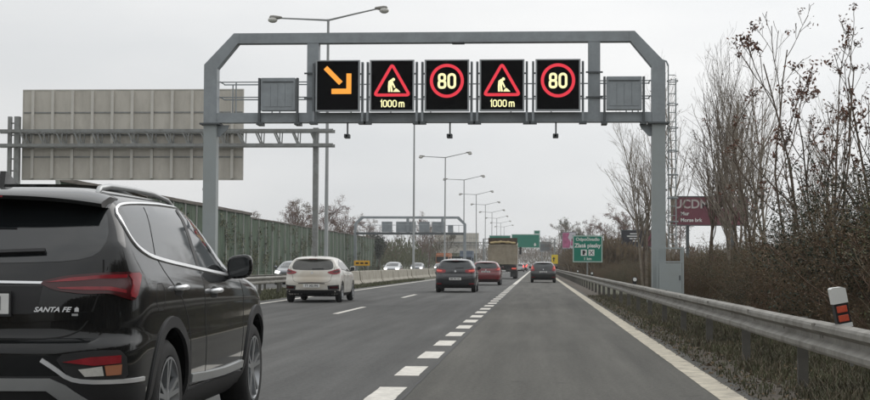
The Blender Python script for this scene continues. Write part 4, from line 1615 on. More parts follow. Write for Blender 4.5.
def hatch_profile(L=4.3, W=.89, H=1.465, rake=0.0):
    base = [(.20, .22, 4.08, .77), (.30, .07, 4.22, .85), (.45, .015, 4.28, .885), (.60, .0, 4.3, .89), (.72, .02, 4.27, .888), (.80, .06, 4.20, .885), (.88, .075, 4.02, .88),
            (.94, .09, 3.65, .87), (1.00, .115, 3.28, .855), (1.06, .16, 3.12, .83), (1.20, .28 + rake, 2.78, .765), (1.30, .37 + rake, 2.50, .712), (1.37, .45 + rake, 2.28, .645),
            (1.415, .56 + rake, 2.08, .55), (1.445, .80 + rake, 1.90, .40), (1.46, 1.15, 1.68, .22), (1.465, 1.35, 1.5, .05)]
    return [(z * H / 1.465, a * L / 4.3, b_ * L / 4.3, w * W / .89) for (z, a, b_, w) in base]


def make_car(name, label, paint, L=4.3, W=.89, H=1.465, rake=0.0, lamp='ceed', tail=None, tail_on=False, head_on=False, plate_z=.50, glass=None,
             low_black=.42, detail=True, wr=.315, dirty=None, cat='car', plate='BA 615 KR', rails=False):
    S = CarShape(hatch_profile(L, W, H, rake), ar=.42, nr=2.9, af=.7, nf=2.4, belly=.035, nq=12 if detail else 8, ns=18)
    kz, ky, kx = H / 1.465, L / 4.3, W / .89
    glass = glass or M_GLASS
    tail = tail or M_TAIL
    o = empty(name)
    tag(o, label, cat)
    RA, FA = .78 * ky, 3.42 * ky

    def sc2(poly, ax):
        k = ky if ax in 'RL' else kx
        return [(p[0] * k, p[1] * kz) for p in poly]
    S.body('body', paint, o, [(RA, wr + .01, wr + .05), (FA, wr + .01, wr + .05)])
    for side in (1, -1):
        v = 'R' if side > 0 else 'L'
        S.panel('rear_side_window', sc2([(.62, 1.17), (.80, 1.06), (1.72, 1.015), (1.80, 1.355), (1.35, 1.36), (.95, 1.31)], v), v, glass, o, off=.003, res=.09)
        S.panel('front_side_window', sc2([(1.80, 1.01), (2.85, .985), (2.80, 1.06), (2.50, 1.235), (2.20, 1.335), (1.88, 1.355)], v), v, glass, o, off=.003, res=.09)
        if detail:
            S.strip('door_seam', sc2([(.92, 1.03), (1.12, .82), (1.22, .60), (1.25, .32)], v), v, .010, M_SEAM, o, off=.0015, rnd=1)
            S.strip('door_seam', sc2([(1.77, 1.0), (1.80, .32)], v), v, .010, M_SEAM, o, off=.0015)
            S.strip('door_seam', sc2([(2.95, .97), (3.0, .70), (2.95, .32)], v), v, .010, M_SEAM, o, off=.0015)
            S.strip('belt_trim', sc2([(.80, 1.045), (1.75, 1.0), (2.90, .97)], v), v, .016, M_PLASTIC, o, off=.006)
            handle(o, S, 1.30 * ky, .86 * kz, paint, side)
            handle(o, S, 2.05 * ky, .84 * kz, paint, side)
        S.panel('sill', sc2([(1.15, .2), (3.05, .2), (3.05, .30), (1.15, .30)], v), v, M_PLASTIC, o, off=.008, res=.2)
        mirror(o, S, 2.78 * ky, .96 * kz, paint, side, .92)
        wheel(o, side * W * .985, RA, wr, .20, side)
        wheel(o, side * W * .985, FA, wr, .20, side)
        u = side
        if lamp == 'ceed':
            pl = [(.47, .955), (.62, 1.00), (.80, 1.055), (.98, 1.075), (1.10, 1.03), (1.02, .965), (.92, .915), (.74, .885), (.56, .90)]
        elif lamp == 'golf':
            pl = [(.42, .98), (.60, 1.005), (.82, 1.04), (1.00, 1.04), (1.06, .98), (.98, .89), (.80, .85), (.55, .845), (.42, .87)]
        elif lamp == 'tall':
            pl = [(.60, .96), (.70, 1.22), (.78, 1.36), (.86, 1.36), (.90, 1.2), (1.02, 1.0), (1.0, .82), (.80, .80), (.62, .82)]
        else:
            pl = [(.50, .93), (.66, 1.02), (.80, 1.10), (.98, 1.12), (1.06, 1.05), (1.0, .92), (.80, .87), (.58, .88)]
        pl = [(u * p[0] * kx, p[1] * kz) for p in pl][::side]
        t = S.panel('tail_lamp', pl, 'U', tail, o, off=.012, res=.06, rnd=1)
        if detail:
            cx_, cz_ = sum(p[0] for p in pl) / len(pl), sum(p[1] for p in pl) / len(pl)
            S.panel('lamp_insert', [(cx_ + (p[0] - cx_) * .5, cz_ + (p[1] - cz_) * .45) for p in pl], 'U', M_TAIL_ON if tail_on else M_TAIL_D, t, off=.017, res=.06)
        if lamp == 'ceed':
            S.panel('fog_recess', [(u * .50, .535), (u * .90, .56), (u * .92, .41), (u * .52, .41)][::side], 'U', M_PLASTIC, o, off=.006, res=.08)
            S.panel('fog_lamp', [(u * .56, .50), (u * .84, .515), (u * .85, .45), (u * .58, .45)][::side], 'U', M_TAIL_D, o, off=.010, res=.08)
        else:
            S.panel('reflector', [(u * .60, .40), (u * .88, .41), (u * .88, .36), (u * .60, .36)][::side], 'U', M_TAIL, o, off=.008, res=.1)
        S.panel('headlamp', [(u * .42 * kx, .80 * kz), (u * .74 * kx, .84 * kz), (u * .78 * kx, .70 * kz), (u * .50 * kx, .67 * kz)][::side], 'F', M_HEAD_ON if head_on else M_LENS, o, off=.01, res=.1)
        if rails:
            pts = []
            for (y, lift) in ((.75, -.01), (.9, .035), (1.3, .04), (1.8, .04), (2.1, .03), (2.2, -.02)):
                c, n = S.cast(side * .50, y * ky, 'T')
                pts.append((side * .50, y * ky, c.z + lift))
            MB().tube(pts, .018, 6).build('roof_rail', M_SILVER, o)
    rw = [(-.66, 1.10), (-.60, 1.035), (-.3, 1.015), (.3, 1.015), (.60, 1.035), (.66, 1.10), (.62, 1.26), (.52, 1.335), (-.52, 1.335), (-.62, 1.26)]
    S.panel('rear_window', [(p[0] * kx, p[1] * kz) for p in rw], 'B', glass, o, off=.004, res=.08, rnd=1)
    # roof spoiler lip
    sp = MB()
    nx = 12
    for i in range(nx + 1):
        x = (-.56 + 1.12 * i / nx) * kx
        e = abs(x) / (.56 * kx)
        yb_ = (.34 + rake + .10 * e ** 3) * ky
        zr = (1.385 - .03 * e ** 2.5) * kz
        yfz = (.72 + rake) * ky
        zf = S.cast(x * .95, yfz, 'T')[0].z + .003
        sp.v += [(x, yfz, zf - .01), (x, (yfz + yb_) / 2, (zf + zr) / 2 + .014), (x, yb_, zr), (x, yb_ + .01, zr - .025), (x, yb_ + .16, zr - .03)]
    for i in range(nx):
        for k in range(5):
            k2 = (k + 1) % 5
            sp.f.append((i * 5 + k, i * 5 + k2, (i + 1) * 5 + k2, (i + 1) * 5 + k))
    sp.f += [(0, 1, 2, 3, 4), tuple(nx * 5 + k for k in (4, 3, 2, 1, 0))]
    spo = sp.build('spoiler', paint, o, smooth=True, angle=50)
    MB().box(-.13, .13, (.33 + rake) * ky, (.345 + rake) * ky, 1.364 * kz, 1.376 * kz).build('brake_light', M_TAIL, spo)
    # bumper and plate
    S.panel('bumper_lower', [(-1.08 * kx, low_black - .06), (-.8 * kx, low_black), (.8 * kx, low_black), (1.08 * kx, low_black - .06), (1.05 * kx, .21 * kz), (-1.05 * kx, .21 * kz)], 'U', M_PLASTIC, o, off=.008, res=.1)
    if detail:
        S.strip('tailgate_seam', [(p[0] * kx, p[1] * kz) for p in [(.70, 1.16), (.68, 1.0), (.62, .85), (.58, .66), (.4, .635), (-.4, .635), (-.58, .66), (-.62, .85), (-.68, 1.0), (-.70, 1.16)]], 'B', .010, M_SEAM, o, off=.0015, rnd=1)
        S.strip('wiper', [(0, 1.05 * kz), (.36 * kx, 1.06 * kz)], 'B', .018, M_PLASTIC, o, off=.02)
    if dirty is not None:
        S.strip('bumper_step', [(-.42, .60), (0, .615), (.42, .60)], 'B', .03, M_PLASTIC, o, off=.006)
    c, n = S.cast(0, plate_z, 'B')
    pb = MB().box(-.26, .26, c.y - .014, c.y + .004, plate_z - .055, plate_z + .055).build('number_plate', M_PLATE, o)
    if detail:
        text_xz('plate_text', plate, .10, 0, c.y - .016, plate_z, M_INK, pb, .002, sx=.92, ex=.001)
    c, n = S.cast(0, .93 * kz if lamp == 'ceed' else .80 * kz + .12, 'B')
    MB().tube([(0, c.y + .004, c.z), (0, c.y - .010, c.z)], .045 if lamp == 'golf' else .036, 14).build('emblem', M_CHROME, o)
    # front
    S.panel('windscreen', [(p[0] * kx, p[1] * kz) for p in [(-.62, 1.02), (.62, 1.02), (.55, 1.34), (-.55, 1.34)]], 'F', glass, o, off=.004, res=.12)
    S.panel('grille', [(p[0] * kx, p[1] * kz) for p in [(-.36, .66), (.36, .66), (.36, .74), (-.36, .74)]], 'F', M_PLASTIC, o, off=.01, res=.12)
    S.panel('air_intake', [(p[0] * kx, p[1] * kz) for p in [(-.50, .34), (.50, .34), (.45, .52), (-.45, .52)]], 'F', M_PLASTIC, o, off=.01, res=.12)
    c, n = S.cast(0, .58 * kz, 'F')
    MB().box(-.26, .26, c.y, c.y + .016, .53 * kz, .63 * kz).build('number_plate', M_PLATE, o)
    MB().box(-.68 * kx, .68 * kx, .3 * ky, 3.9 * ky, .19, .28).build('underbody', M_PLASTIC, o)
    zt = S.cast(0, .85 * ky, 'T')[0].z
    MB().tube([(0, .85 * ky, zt - .01), (0, .72 * ky, zt + .14)], [.008, .005], 5).build('antenna', M_PLASTIC, o)
    return o


M_WCAR = mat('white_car_paint', (0.66, 0.64, 0.59), 0.35, var=0.05, scale=2, coat=.5, dirt=(0.36, 0.31, 0.24), dirt_amt=0.45, dirt_scale=2.2)
_nt = M_WCAR.node_tree
_b = _nt.nodes['Principled BSDF']
_src = _b.inputs['Base Color'].links[0].from_socket
_tc = _nt.nodes.new('ShaderNodeTexCoord')
_mp = _nt.nodes.new('ShaderNodeMapping')
_mp.inputs['Location'].default_value = (0, -.1, -.74 * 2.6)
_mp.inputs['Scale'].default_value = (1.35, 1.0, 2.6)
_nt.links.new(_tc.outputs['Object'], _mp.inputs[0])
_ln = _nt.nodes.new('ShaderNodeVectorMath')
_ln.operation = 'LENGTH'
_nt.links.new(_mp.outputs[0], _ln.inputs[0])
_mr = _nt.nodes.new('ShaderNodeMapRange')
_mr.interpolation_type = 'SMOOTHSTEP'
for _i, _v in ((1, .15), (2, 1.15), (3, .75), (4, 0.0)):
    _mr.inputs[_i].default_value = _v
_nt.links.new(_ln.outputs['Value'], _mr.inputs[0])
_mx = _nt.nodes.new('ShaderNodeMix')
_mx.data_type = 'RGBA'
_nt.links.new(_mr.outputs[0], _mx.inputs[0])
_nt.links.new(_src, _mx.inputs[6])
_mx.inputs[7].default_value = (0.42, 0.35, 0.255, 1)
_nt.links.new(_mx.outputs[2], _b.inputs['Base Color'])
M_WDIRT = mat('road_film_on_white', (0.45, 0.385, 0.29), 0.7, var=0.14, scale=2.5)
M_DCAR = mat('dark_grey_car_paint', (0.016, 0.018, 0.022), 0.3, var=0.1, coat=.8, dirt=(0.05, 0.047, 0.042), dirt_amt=.5, dirt_scale=2)
M_RCAR = mat('dark_red_car_paint', (0.16, 0.014, 0.018), 0.3, var=0.1, coat=.8, dirt=(0.09, 0.03, 0.03), dirt_amt=.4)
M_KCAR = mat('black_estate_paint', (0.013, 0.015, 0.016), 0.35, var=0.1, coat=.7, dirt=(0.045, 0.042, 0.038), dirt_amt=.5)
M_GCAR = mat('grey_car_paint', (0.12, 0.13, 0.145), 0.3, metal=.4, var=0.1, coat=.6)
M_SCAR = mat('silver_car_paint', (0.34, 0.35, 0.36), 0.3, metal=.5, var=0.1, coat=.6)

c1 = make_car('white_hatchback', 'dusty white hatchback driving in the left lane', M_WCAR, lamp='ceed', plate_z=.53, dirty=M_WDIRT, low_black=.40, glass=mat('dusty_glass', (0.06, 0.06, 0.055), .12, var=.2), plate='TT 302 FN')
c1.location = (-7.04, 46.2, 0)
c1.rotation_euler = (0, 0, R(-.3))
c2 = make_car('dark_hatchback', 'dark grey hatchback with lit tail lamps in the middle lane', M_DCAR, L=4.2, H=1.48, lamp='golf', tail_on=True, plate_z=.60, low_black=.36, plate='BA 741 UL')
c2.location = (-3.54, 64.5, 0)
c3 = make_car('red_hatchback', 'dark red hatchback half hidden behind the dark grey hatchback', M_RCAR, L=4.2, H=1.44, lamp='other', tail_on=True, plate_z=.80, low_black=.36, plate='NR 508 CA')
c3.location = (-3.02, 88, 0)
c4 = make_car('black_estate', 'black estate car alone in the right lane ahead', M_KCAR, L=4.5, H=1.46, lamp='tall', tail_on=True, plate_z=.74, low_black=.45, rails=True, plate='BA 930 DV')
c4.location = (.44, 103, 0)
c5 = make_car('queued_car', 'silver car with brake lights right of the dump truck', M_SCAR, lamp='tall', tail_on=True, detail=False, tail=M_BRAKE_ON)
c5.location = (-3.1, 262, 0)
c6 = make_car('queued_car', 'dark car with brake lights far ahead in the right of the queue', M_DCAR, lamp='tall', tail_on=True, detail=False, tail=M_BRAKE_ON)
c6.location = (-2.9, 300, 0)
c7 = make_car('queued_car', 'pale car with brake lights at the far end of the queue', M_WCAR, lamp='tall', tail_on=True, detail=False, tail=M_BRAKE_ON, H=1.7)
c7.location = (-3.0, 345, 0)
# oncoming
for (x, y, pm, lb, h) in ((-14.55, 86, M_GCAR, 'grey oncoming car with headlights on, behind the white hatchback', 1.42),
                          (-15.1, 158, M_SCAR, 'silver oncoming car with headlights on under the second gantry', 1.5),
                          (-15.9, 200, M_GCAR, 'grey oncoming car with headlights on, beside a lamp post', 1.5),
                          (-16.5, 254, M_DCAR, 'dark oncoming car with headlights on, left of the dark hatchback', 1.5)):
    c = make_car('oncoming_car', lb, pm, H=h, head_on=True, detail=False)
    c.location = (x, y, 0)
    c.rotation_euler = (0, 0, math.pi)
    if y < 100:
        c.location.y = y + 4.3


def truck_wheels(o, xs, ys, r=.5):
    for y in ys:
        for s in (-1, 1):
            wheel(o, s * xs, y, r, .35, s, 'five', M_RIM_D, M_PLASTIC)


# the dump truck ahead
M_TRK = mat('tipper_beige', (0.33, 0.285, 0.215), 0.75, var=0.14, scale=2, dirt=(0.19, 0.155, 0.115), dirt_amt=.7, dirt_scale=1.5, bump=.1)
M_TARP = mat('rolled_tarp', (0.46, 0.36, 0.19), 0.85, var=0.25, scale=3)
M_RUST = mat('truck_frame_brown', (0.075, 0.050, 0.032), 0.8, var=0.3, scale=3)
t = empty('dump_truck', (-2.98, 130, 0))
tag(t, 'beige dump truck seen from behind with a rolled tarp over its load', 'truck')
MB().box(-1.22, 1.22, 0.06, 6.2, 1.25, 3.05, .03).build('tipper_body', M_TRK, t)
MB().box(-1.24, 1.24, 0.0, .075, 1.30, 2.95, .02).build('tailgate', M_TRK, t)
for x in (-1.25, -.42, .42, 1.25):
    MB().box(x - .05, x + .05, -.04, .0, 1.28, 2.97).build('stake', M_TRK, t)
MB().box(-1.25, 1.25, -.035, .0, 1.28, 1.40).build('tailgate_rail', M_TRK, t)
MB().box(-1.25, 1.25, -.035, .0, 2.85, 2.97).build('tailgate_rail', M_TRK, t)
MB().box(-1.27, 1.27, .02, .12, 3.05, 3.58).build('headboard', M_RUST, t)
tp = MB()
rg = random.Random(3)
for i in range(8):
    y = .1 + i * .8
    tp.tube([(-1.15 + 2.3 * k / 12, y, 3.06 + .22 * math.sin(math.pi * k / 12) + rg.uniform(-.03, .03)) for k in range(13)], .20, 8)
tp_o = MB().tube([(-1.12 + 2.24 * k / 14, -.02, 3.12 + .10 * math.sin(math.pi * k / 14) + rg.uniform(-.025, .025)) for k in range(15)], [.10 + rg.uniform(-.02, .02) for k in range(15)], 8).build('tarp_roll', M_TARP, t, smooth=True)
ld_ = MB()
for i in range(13):
    for j in range(25):
        ld_.v.append((-1.15 + 2.3 * i / 12, .15 + 5.9 * j / 24, 3.0 + .35 * math.sin(math.pi * i / 12) * (.7 + .3 * math.sin(j * .9)) + rg.uniform(-.03, .03)))
for i in range(12):
    for j in range(24):
        a_ = i * 25 + j
        ld_.f.append((a_, a_ + 25, a_ + 26, a_ + 1))
ld_.build('tarp', M_TARP, t, smooth=True)
MB().box(-1.15, 1.15, .1, 6.3, .85, 1.2).build('chassis', M_PLASTIC, t)
MB().box(-1.2, 1.2, .0, .12, .62, .80, .01).build('underrun_bar', M_PLASTIC, t)
MB().box(-1.22, 1.22, 6.6, 8.6, .7, 3.3, .1).build('cab', M_WCAR, t)
for s in (-1, 1):
    MB().box(s * .98 - .2, s * .98 + .2, -.03, .03, .84, .98, .01).build('tail_lamp', M_TAIL_ON, t)
    MB().box(s * .92 - .26, s * .92 + .26, .14, .16, .18, .84).build('mud_flap', M_PLASTIC, t)
    MB().box(s * 1.45 - .1, s * 1.45 + .1, 8.2, 8.3, 2.2, 2.9).build('mirror', M_PLASTIC, t)
    MB().bar((s * 1.2, 8.25, 2.8), (s * 1.45, 8.25, 2.8), .05).build('mirror_arm', M_PLASTIC, t)
MB().box(-.26, .26, -.01, .0, .66, .77).build('number_plate', M_PLATE, t)
truck_wheels(t, 1.22, (1.0, 2.4, 7.4))


def lorry(x, y, label, cab_m, box_m, h, w=2.5):
    o = empty('oncoming_lorry', (x, y, 0))
    tag(o, label, 'truck')
    MB().box(-w / 2, w / 2, 2.4, 9.5, .95, h, .04).build('cargo_box', box_m, o)
    MB().box(-w / 2 + .06, w / 2 - .06, 0, 2.1, .45, min(h - .1, 3.2), .12).build('cab', cab_m, o)
    MB().box(-w / 2 + .18, w / 2 - .18, -.02, .03, 1.7, 2.7, .008).build('windscreen', M_GLASS, o)
    MB().box(-w / 2 + .25, w / 2 - .25, -.02, .03, .95, 1.45, .008).build('grille', M_PLASTIC, o)
    for s in (-1, 1):
        MB().box(s * .95 - .14, s * .95 + .14, -.04, .02, .62, .80, .01).build('headlamp', M_HEAD_ON, o)
        MB().box(s * (w / 2 + .16) - .1, s * (w / 2 + .16) + .1, .1, .2, 1.9, 2.6).build('mirror', M_PLASTIC, o)
        MB().box(min(s * (w / 2 - .1), s * (w / 2 + .1)), max(s * (w / 2 - .1), s * (w / 2 + .1)), .13, .17, 2.55, 2.6).build('mirror_arm', M_PLASTIC, o)
    truck_wheels(o, w / 2 - .03, (.9, 6.6, 7.9))
    return o


M_OCAB = mat('orange_lorry_paint', (0.36, 0.13, 0.05), .5, var=.15)
M_BLCAB = mat('blue_grey_lorry_paint', (0.10, 0.13, 0.17), .5, var=.12)
lorry(-17.3, 272, 'orange oncoming lorry left of the dark hatchback', M_OCAB, M_OCAB, 3.4)
lorry(-13.9, 290, 'blue grey oncoming lorry above the dark hatchback', M_BLCAB, M_BLCAB, 4.0)
lorry(-14.2, 262, 'small white oncoming van with headlights on', M_WCAR, M_WCAR, 2.4, 2.0)

# ================================================================ VEGETATION


class Grow:
    def __init__(self, seed):
        self.r = random.Random(seed)
        self.v, self.f = [], []
        self.tips = []
        self.pts = []

    def tube(self, pts, r0, r1, n):
        base = len(self.v)
        k = len(pts)
        for i, p in enumerate(pts):
            d = pts[min(i + 1, k - 1)] - pts[max(i - 1, 0)]
            d.normalize()
            u = Vector((0, 0, 1)) if abs(d.z) < .9 else Vector((1, 0, 0))
            s = d.cross(u).normalized()
            t = d.cross(s)
            r = r0 + (r1 - r0) * i / (k - 1)
            for q in range(n):
                a = 2 * math.pi * q / n
                self.v.append(tuple(p + (s * math.cos(a) + t * math.sin(a)) * r))
        for i in range(k - 1):
            for q in range(n):
                q2 = (q + 1) % n
                self.f.append((base + i * n + q, base + i * n + q2, base + (i + 1) * n + q2, base + (i + 1) * n + q))

    def branch(self, p, d, L, r, level, P):
        rg = self.r
        lv = P[min(level, len(P) - 1)]
        n = lv['n']
        pts = [p.copy()]
        d = d.normalized()
        cur = p.copy()
        dirs = []
        for i in range(n):
            d = (d + Vector((rg.gauss(0, 1), rg.gauss(0, 1), rg.gauss(0, 1))) * lv['wob'] + Vector((0, 0, lv['up']))).normalized()
            cur = cur + d * (L / n)
            pts.append(cur.copy())
            dirs.append(d.copy())
        r1 = max(lv.get('rmin', .004), r * lv['taper'])
        self.tube(pts, r, r1, lv['sides'])
        self.pts += pts[1:]
        if level >= len(P) - 1:
            self.tips.append((pts[-1], d.copy()))
            return
        k = lv['kids']
        k = rg.randint(max(1, int(k * .75)), int(k * 1.25 + .5))
        for j in range(k):
            t = lv['from'] + (1 - lv['from']) * (j + rg.random()) / k
            x = t * n
            i = min(int(x), n - 1)
            q = pts[i].lerp(pts[i + 1], x - i)
            dd = dirs[i]
            a = R(rg.uniform(*lv['ang']))
            ax = dd.cross(Vector((rg.gauss(0, 1), rg.gauss(0, 1), rg.gauss(0, 1)))).normalized()
            nd = Matrix.Rotation(a, 3, ax) @ dd
            rr = (r + (r1 - r) * t) * rg.uniform(.5, .75)
            self.branch(q, nd, L * lv['ratio'] * rg.uniform(.65, 1.15) * (1.15 - .55 * t), rr, level + 1, P)
        if lv.get('tip', True):
            self.tips.append((pts[-1], d.copy()))

    def leaves(self, spots, size, per, spread, aspect=.5):
        b = MB()
        rg = self.r
        for p in spots:
            for _ in range(per):
                c = p + Vector((rg.gauss(0, spread), rg.gauss(0, spread), rg.gauss(0, spread)))
                a = Vector((rg.gauss(0, 1), rg.gauss(0, 1), rg.gauss(0, 1))).normalized()
                e = a.cross(Vector((rg.gauss(0, 1), rg.gauss(0, 1), rg.gauss(0, 1)))).normalized()
                s = size * rg.uniform(.6, 1.3)
                a, e = a * s, e * s * aspect
                o = len(b.v)
                b.v += [tuple(c - a), tuple(c + e), tuple(c + a), tuple(c - e)]
                b.f.append((o, o + 1, o + 2, o + 3))
        return b

    def mesh(self, name, m):
        me = bpy.data.meshes.new(name)
        me.from_pydata(self.v, [], self.f)
        me.materials.append(m)
        me.polygons.foreach_set('use_smooth', [True] * len(me.polygons))
        return me


def lv(n, wob, up, taper, sides, kids=0, frm=.3, ang=(20, 45), ratio=.5, rmin=.004):
    return {'n': n, 'wob': wob, 'up': up, 'taper': taper, 'sides': sides, 'kids': kids, 'from': frm, 'ang': ang, 'ratio': ratio, 'rmin': rmin}


# --- upright poplar-like bare trees
def poplar_mesh(seed, H=8.4, stems=3, lean=.16):
    g = Grow(seed)
    P = [lv(9, .05, .03, .22, 6, 14, .28, (18, 42), .48), lv(6, .07, .10, .3, 4, 6, .15, (18, 40), .52, .005), lv(4, .10, .10, .5, 3, 3, .2, (20, 40), .55, .0042), lv(3, .12, .08, .7, 3, 0, rmin=.0035)]
    for i in range(stems):
        a = g.r.uniform(0, 2 * math.pi)
        k = lean * g.r.uniform(.3, 1)
        g.branch(Vector((math.cos(a) * .25, math.sin(a) * .25, -.1)), Vector((math.cos(a) * k, math.sin(a) * k, 1)), H * g.r.uniform(.8, 1.0), .075 * g.r.uniform(.7, 1.1), 0, P)
    return g


# --- open tree with few stiff boughs and hanging seed clusters at the tips
def seed_tree(seed, H=6.0, stems=3):
    g = Grow(seed)
    P = [lv(9, .06, .02, .35, 6, 5, .30, (22, 45), .42, .011), lv(6, .10, .10, .4, 5, 3, .3, (25, 50), .5, .008), lv(4, .10, .10, .6, 4, 1.4, .4, (25, 50), .6, .0065), lv(3, .12, .08, .8, 3, 0, rmin=.006)]
    for i in range(stems):
        a = 2 * math.pi * i / stems + g.r.uniform(-.5, .5)
        k = g.r.uniform(.12, .38)
        g.branch(Vector((math.cos(a) * .12, math.sin(a) * .12, -.1)), Vector((math.cos(a) * k, math.sin(a) * k, 1)), H * g.r.uniform(.75, 1.05), .034 * g.r.uniform(.8, 1.2), 0, P)
    return g


# --- shrub of arching twigs
def shrub(seed, H=2.6, stems=26, spread=.9):
    g = Grow(seed)
    P = [lv(6, .12, .02, .35, 4, 6, .2, (25, 60), .42, .007), lv(5, .16, .03, .4, 3, 4, .2, (25, 60), .55, .005), lv(3, .18, .02, .6, 3, 0, rmin=.005)]
    for i in range(stems):
        a = g.r.uniform(0, 2 * math.pi)
        q = spread * math.sqrt(g.r.random())
        k = g.r.uniform(.1, .75)
        g.branch(Vector((math.cos(a) * q, math.sin(a) * q, -.05)), Vector((math.cos(a) * k, math.sin(a) * k, 1)), H * g.r.uniform(.55, 1.1), .016 * g.r.uniform(.6, 1.5), 0, P)
    return g


vr = random.Random(21)


def plant(name, meshes, loc, rz, scl, label, cat, group=None):
    o = empty(name, loc, rz)
    o.scale = (scl, scl, scl) if not hasattr(scl, '__len__') else scl
    for (pn, me) in meshes:
        link(pn, me, o)
    tag(o, label, cat, group)
    return o


# poplar group right of the gantry post
pops = [poplar_mesh(100 + i, 8.4, 2) for i in range(4)]
pop_me = [[('trunk', p.mesh('trunk', M_BARK_P if i != 1 else M_BARK))] for i, p in enumerate(pops)]
for i, p in enumerate(pops):
    spots = [q for q in p.pts if q.z > 1.5 and p.r.random() < .012]
    pop_me[i].append(('withered_leaves', p.leaves(spots, .045, 2, .05).mesh('withered_leaves', M_LEAF_B)))
pop_spots = [(5.6, 60, .98), (6.6, 57, .97), (7.5, 61, 1.0), (7.6, 52, .84), (8.9, 57, .94), (5.0, 68, .72), (9.3, 50, .78), (4.6, 62, .80), (7.0, 54, .80), (8.2, 63, 1.0)]
for i, (x, y, s_) in enumerate(pop_spots):
    plant('bare_tree', pop_me[i % 4], (x, y, 0), vr.uniform(0, 6.28), (s_ * .95, s_ * .95, s_), 'slender leafless tree just left of the gantry post' if x / y < .0765 else 'slender leafless tree with upright twigs in the clump right of the gantry post', 'tree', 'upright bare trees left of the gantry post' if x / y < .0765 else 'upright bare trees right of the gantry post')

# seed-cluster trees at the right
seeds = [(5.05, 25.4, 4.9, 3, 'leafless tree with seed clusters nearest the right edge, above the leaning marker post'),
         (5.35, 29.2, 5.7, 3, 'tallest leafless tree with seed clusters, its top reaching highest at right'),
         (5.05, 32.0, 4.9, 2, 'leafless tree with seed clusters, leftmost of the three beside the upright bare trees'),
         (6.5, 27.6, 4.9, 3, 'leafless seed tree standing behind the others at the right edge')]
for i, (x, y, h, st, lb) in enumerate(seeds):
    g = seed_tree(300 + i * 7, h, st)
    o = empty('seed_tree', (x, y, 0))
    tag(o, lb, 'tree', 'bare trees with seed clusters')
    link('trunk', g.mesh('trunk', M_BARK), o)
    tips = [t_[0] for t_ in g.tips if t_[0].z > 2.2]
    b = MB()
    for p in tips:
        if g.r.random() < .42:
            k = g.leaves([p], g.r.uniform(.025, .05), g.r.randint(8, 22), g.r.uniform(.035, .07), .45)
            b.add(k.v, k.f)
    so = b.build('seed_clusters', M_SEED, o, fix=False)
    so['kind'] = 'stuff'

# thicket
sh = []
for i in range(6):
    g = shrub(500 + i, 2.5 + .15 * (i % 3), 30, .9)
    spots = [q for q in g.pts if q.z > .2 and g.r.random() < (.30 if i % 2 else .5)]
    leaf = g.leaves(spots, .021, 7, .09, .55)
    m_l = (M_LEAF_B, M_LEAF_G, M_LEAF_B, M_LEAF_G, M_LEAF_D, M_LEAF_B)[i]
    me_s = g.mesh('stems', M_TWIG if i % 3 else M_TWIG_R)
    me_l = leaf.mesh('foliage', m_l)
    sh.append([('stems', me_s), ('foliage', me_l)])
LAB = ['tangled shrub with withered brown leaves in the thicket behind the guardrail', 'tangled shrub with dull green leaves in the thicket behind the guardrail',
       'dense brown shrub in the thicket behind the guardrail', 'twiggy shrub with sparse green leaves in the thicket behind the guardrail',
       'dark evergreen shrub in the thicket behind the guardrail', 'brown twiggy shrub in the thicket behind the guardrail']
y = 19.0
while y < 150:
    for row, (xb, hs) in enumerate(((4.35, .62), (5.6, .95), (7.4, 1.10), (9.6, 1.2)) if y < 31 else ((5.5, .55), (6.8, .66), (8.5, .74), (10.6, .8))):
        if row == 3 and vr.random() < .3:
            continue
        if y < 24 and row == 0:
            hs *= .7
        i = vr.randrange(6)
        # the dark clump stands between gantry post and marker post
        if 33 < y < 44 and row < 2 and vr.random() < .7:
            i = 4
        fall = 1.0 if y < 75 else .8
        s_ = hs * fall * vr.uniform(.72, 1.15)
        gx = xb + vr.uniform(-.45, .45)
        if (27 <= y < 51 and gx < 6.3 * y / 47.0 + .4 and row == 0) or (40 < y < 51 and gx < 6.6):
            continue
        plant('thicket_shrub', sh[i], (gx, y + vr.uniform(-.8, .8), -.05), vr.uniform(0, 6.28), (s_ * 1.15, s_ * 1.15, s_ * .98), LAB[i], 'shrub', 'shrubs of the roadside thicket, kind %d' % (i + 1))
    y += 2.3 if y < 60 else 3.4

for (x, y, s_, h_) in ((5.9, 31, .7, 1.0), (6.5, 27.5, .75, 1.12), (6.3, 36.5, .65, .85), (7.3, 34, .9, 1.1), (7.6, 26, .9, 1.2), (5.5, 26, .5, .9), (7.4, 40, .8, .9), (8.4, 30, 1.0, 1.25)):
    plant('ivy_clad_shrub', sh[4 if vr.random() < .6 else 1], (x, y, -.05), vr.uniform(0, 6.28), (s_, s_, h_), 'tall dark ivy clad shrub rising out of the thicket at right', 'shrub', 'tall ivy clad shrubs at the right')

# grass and dead stalks on the verges: nobody could count them


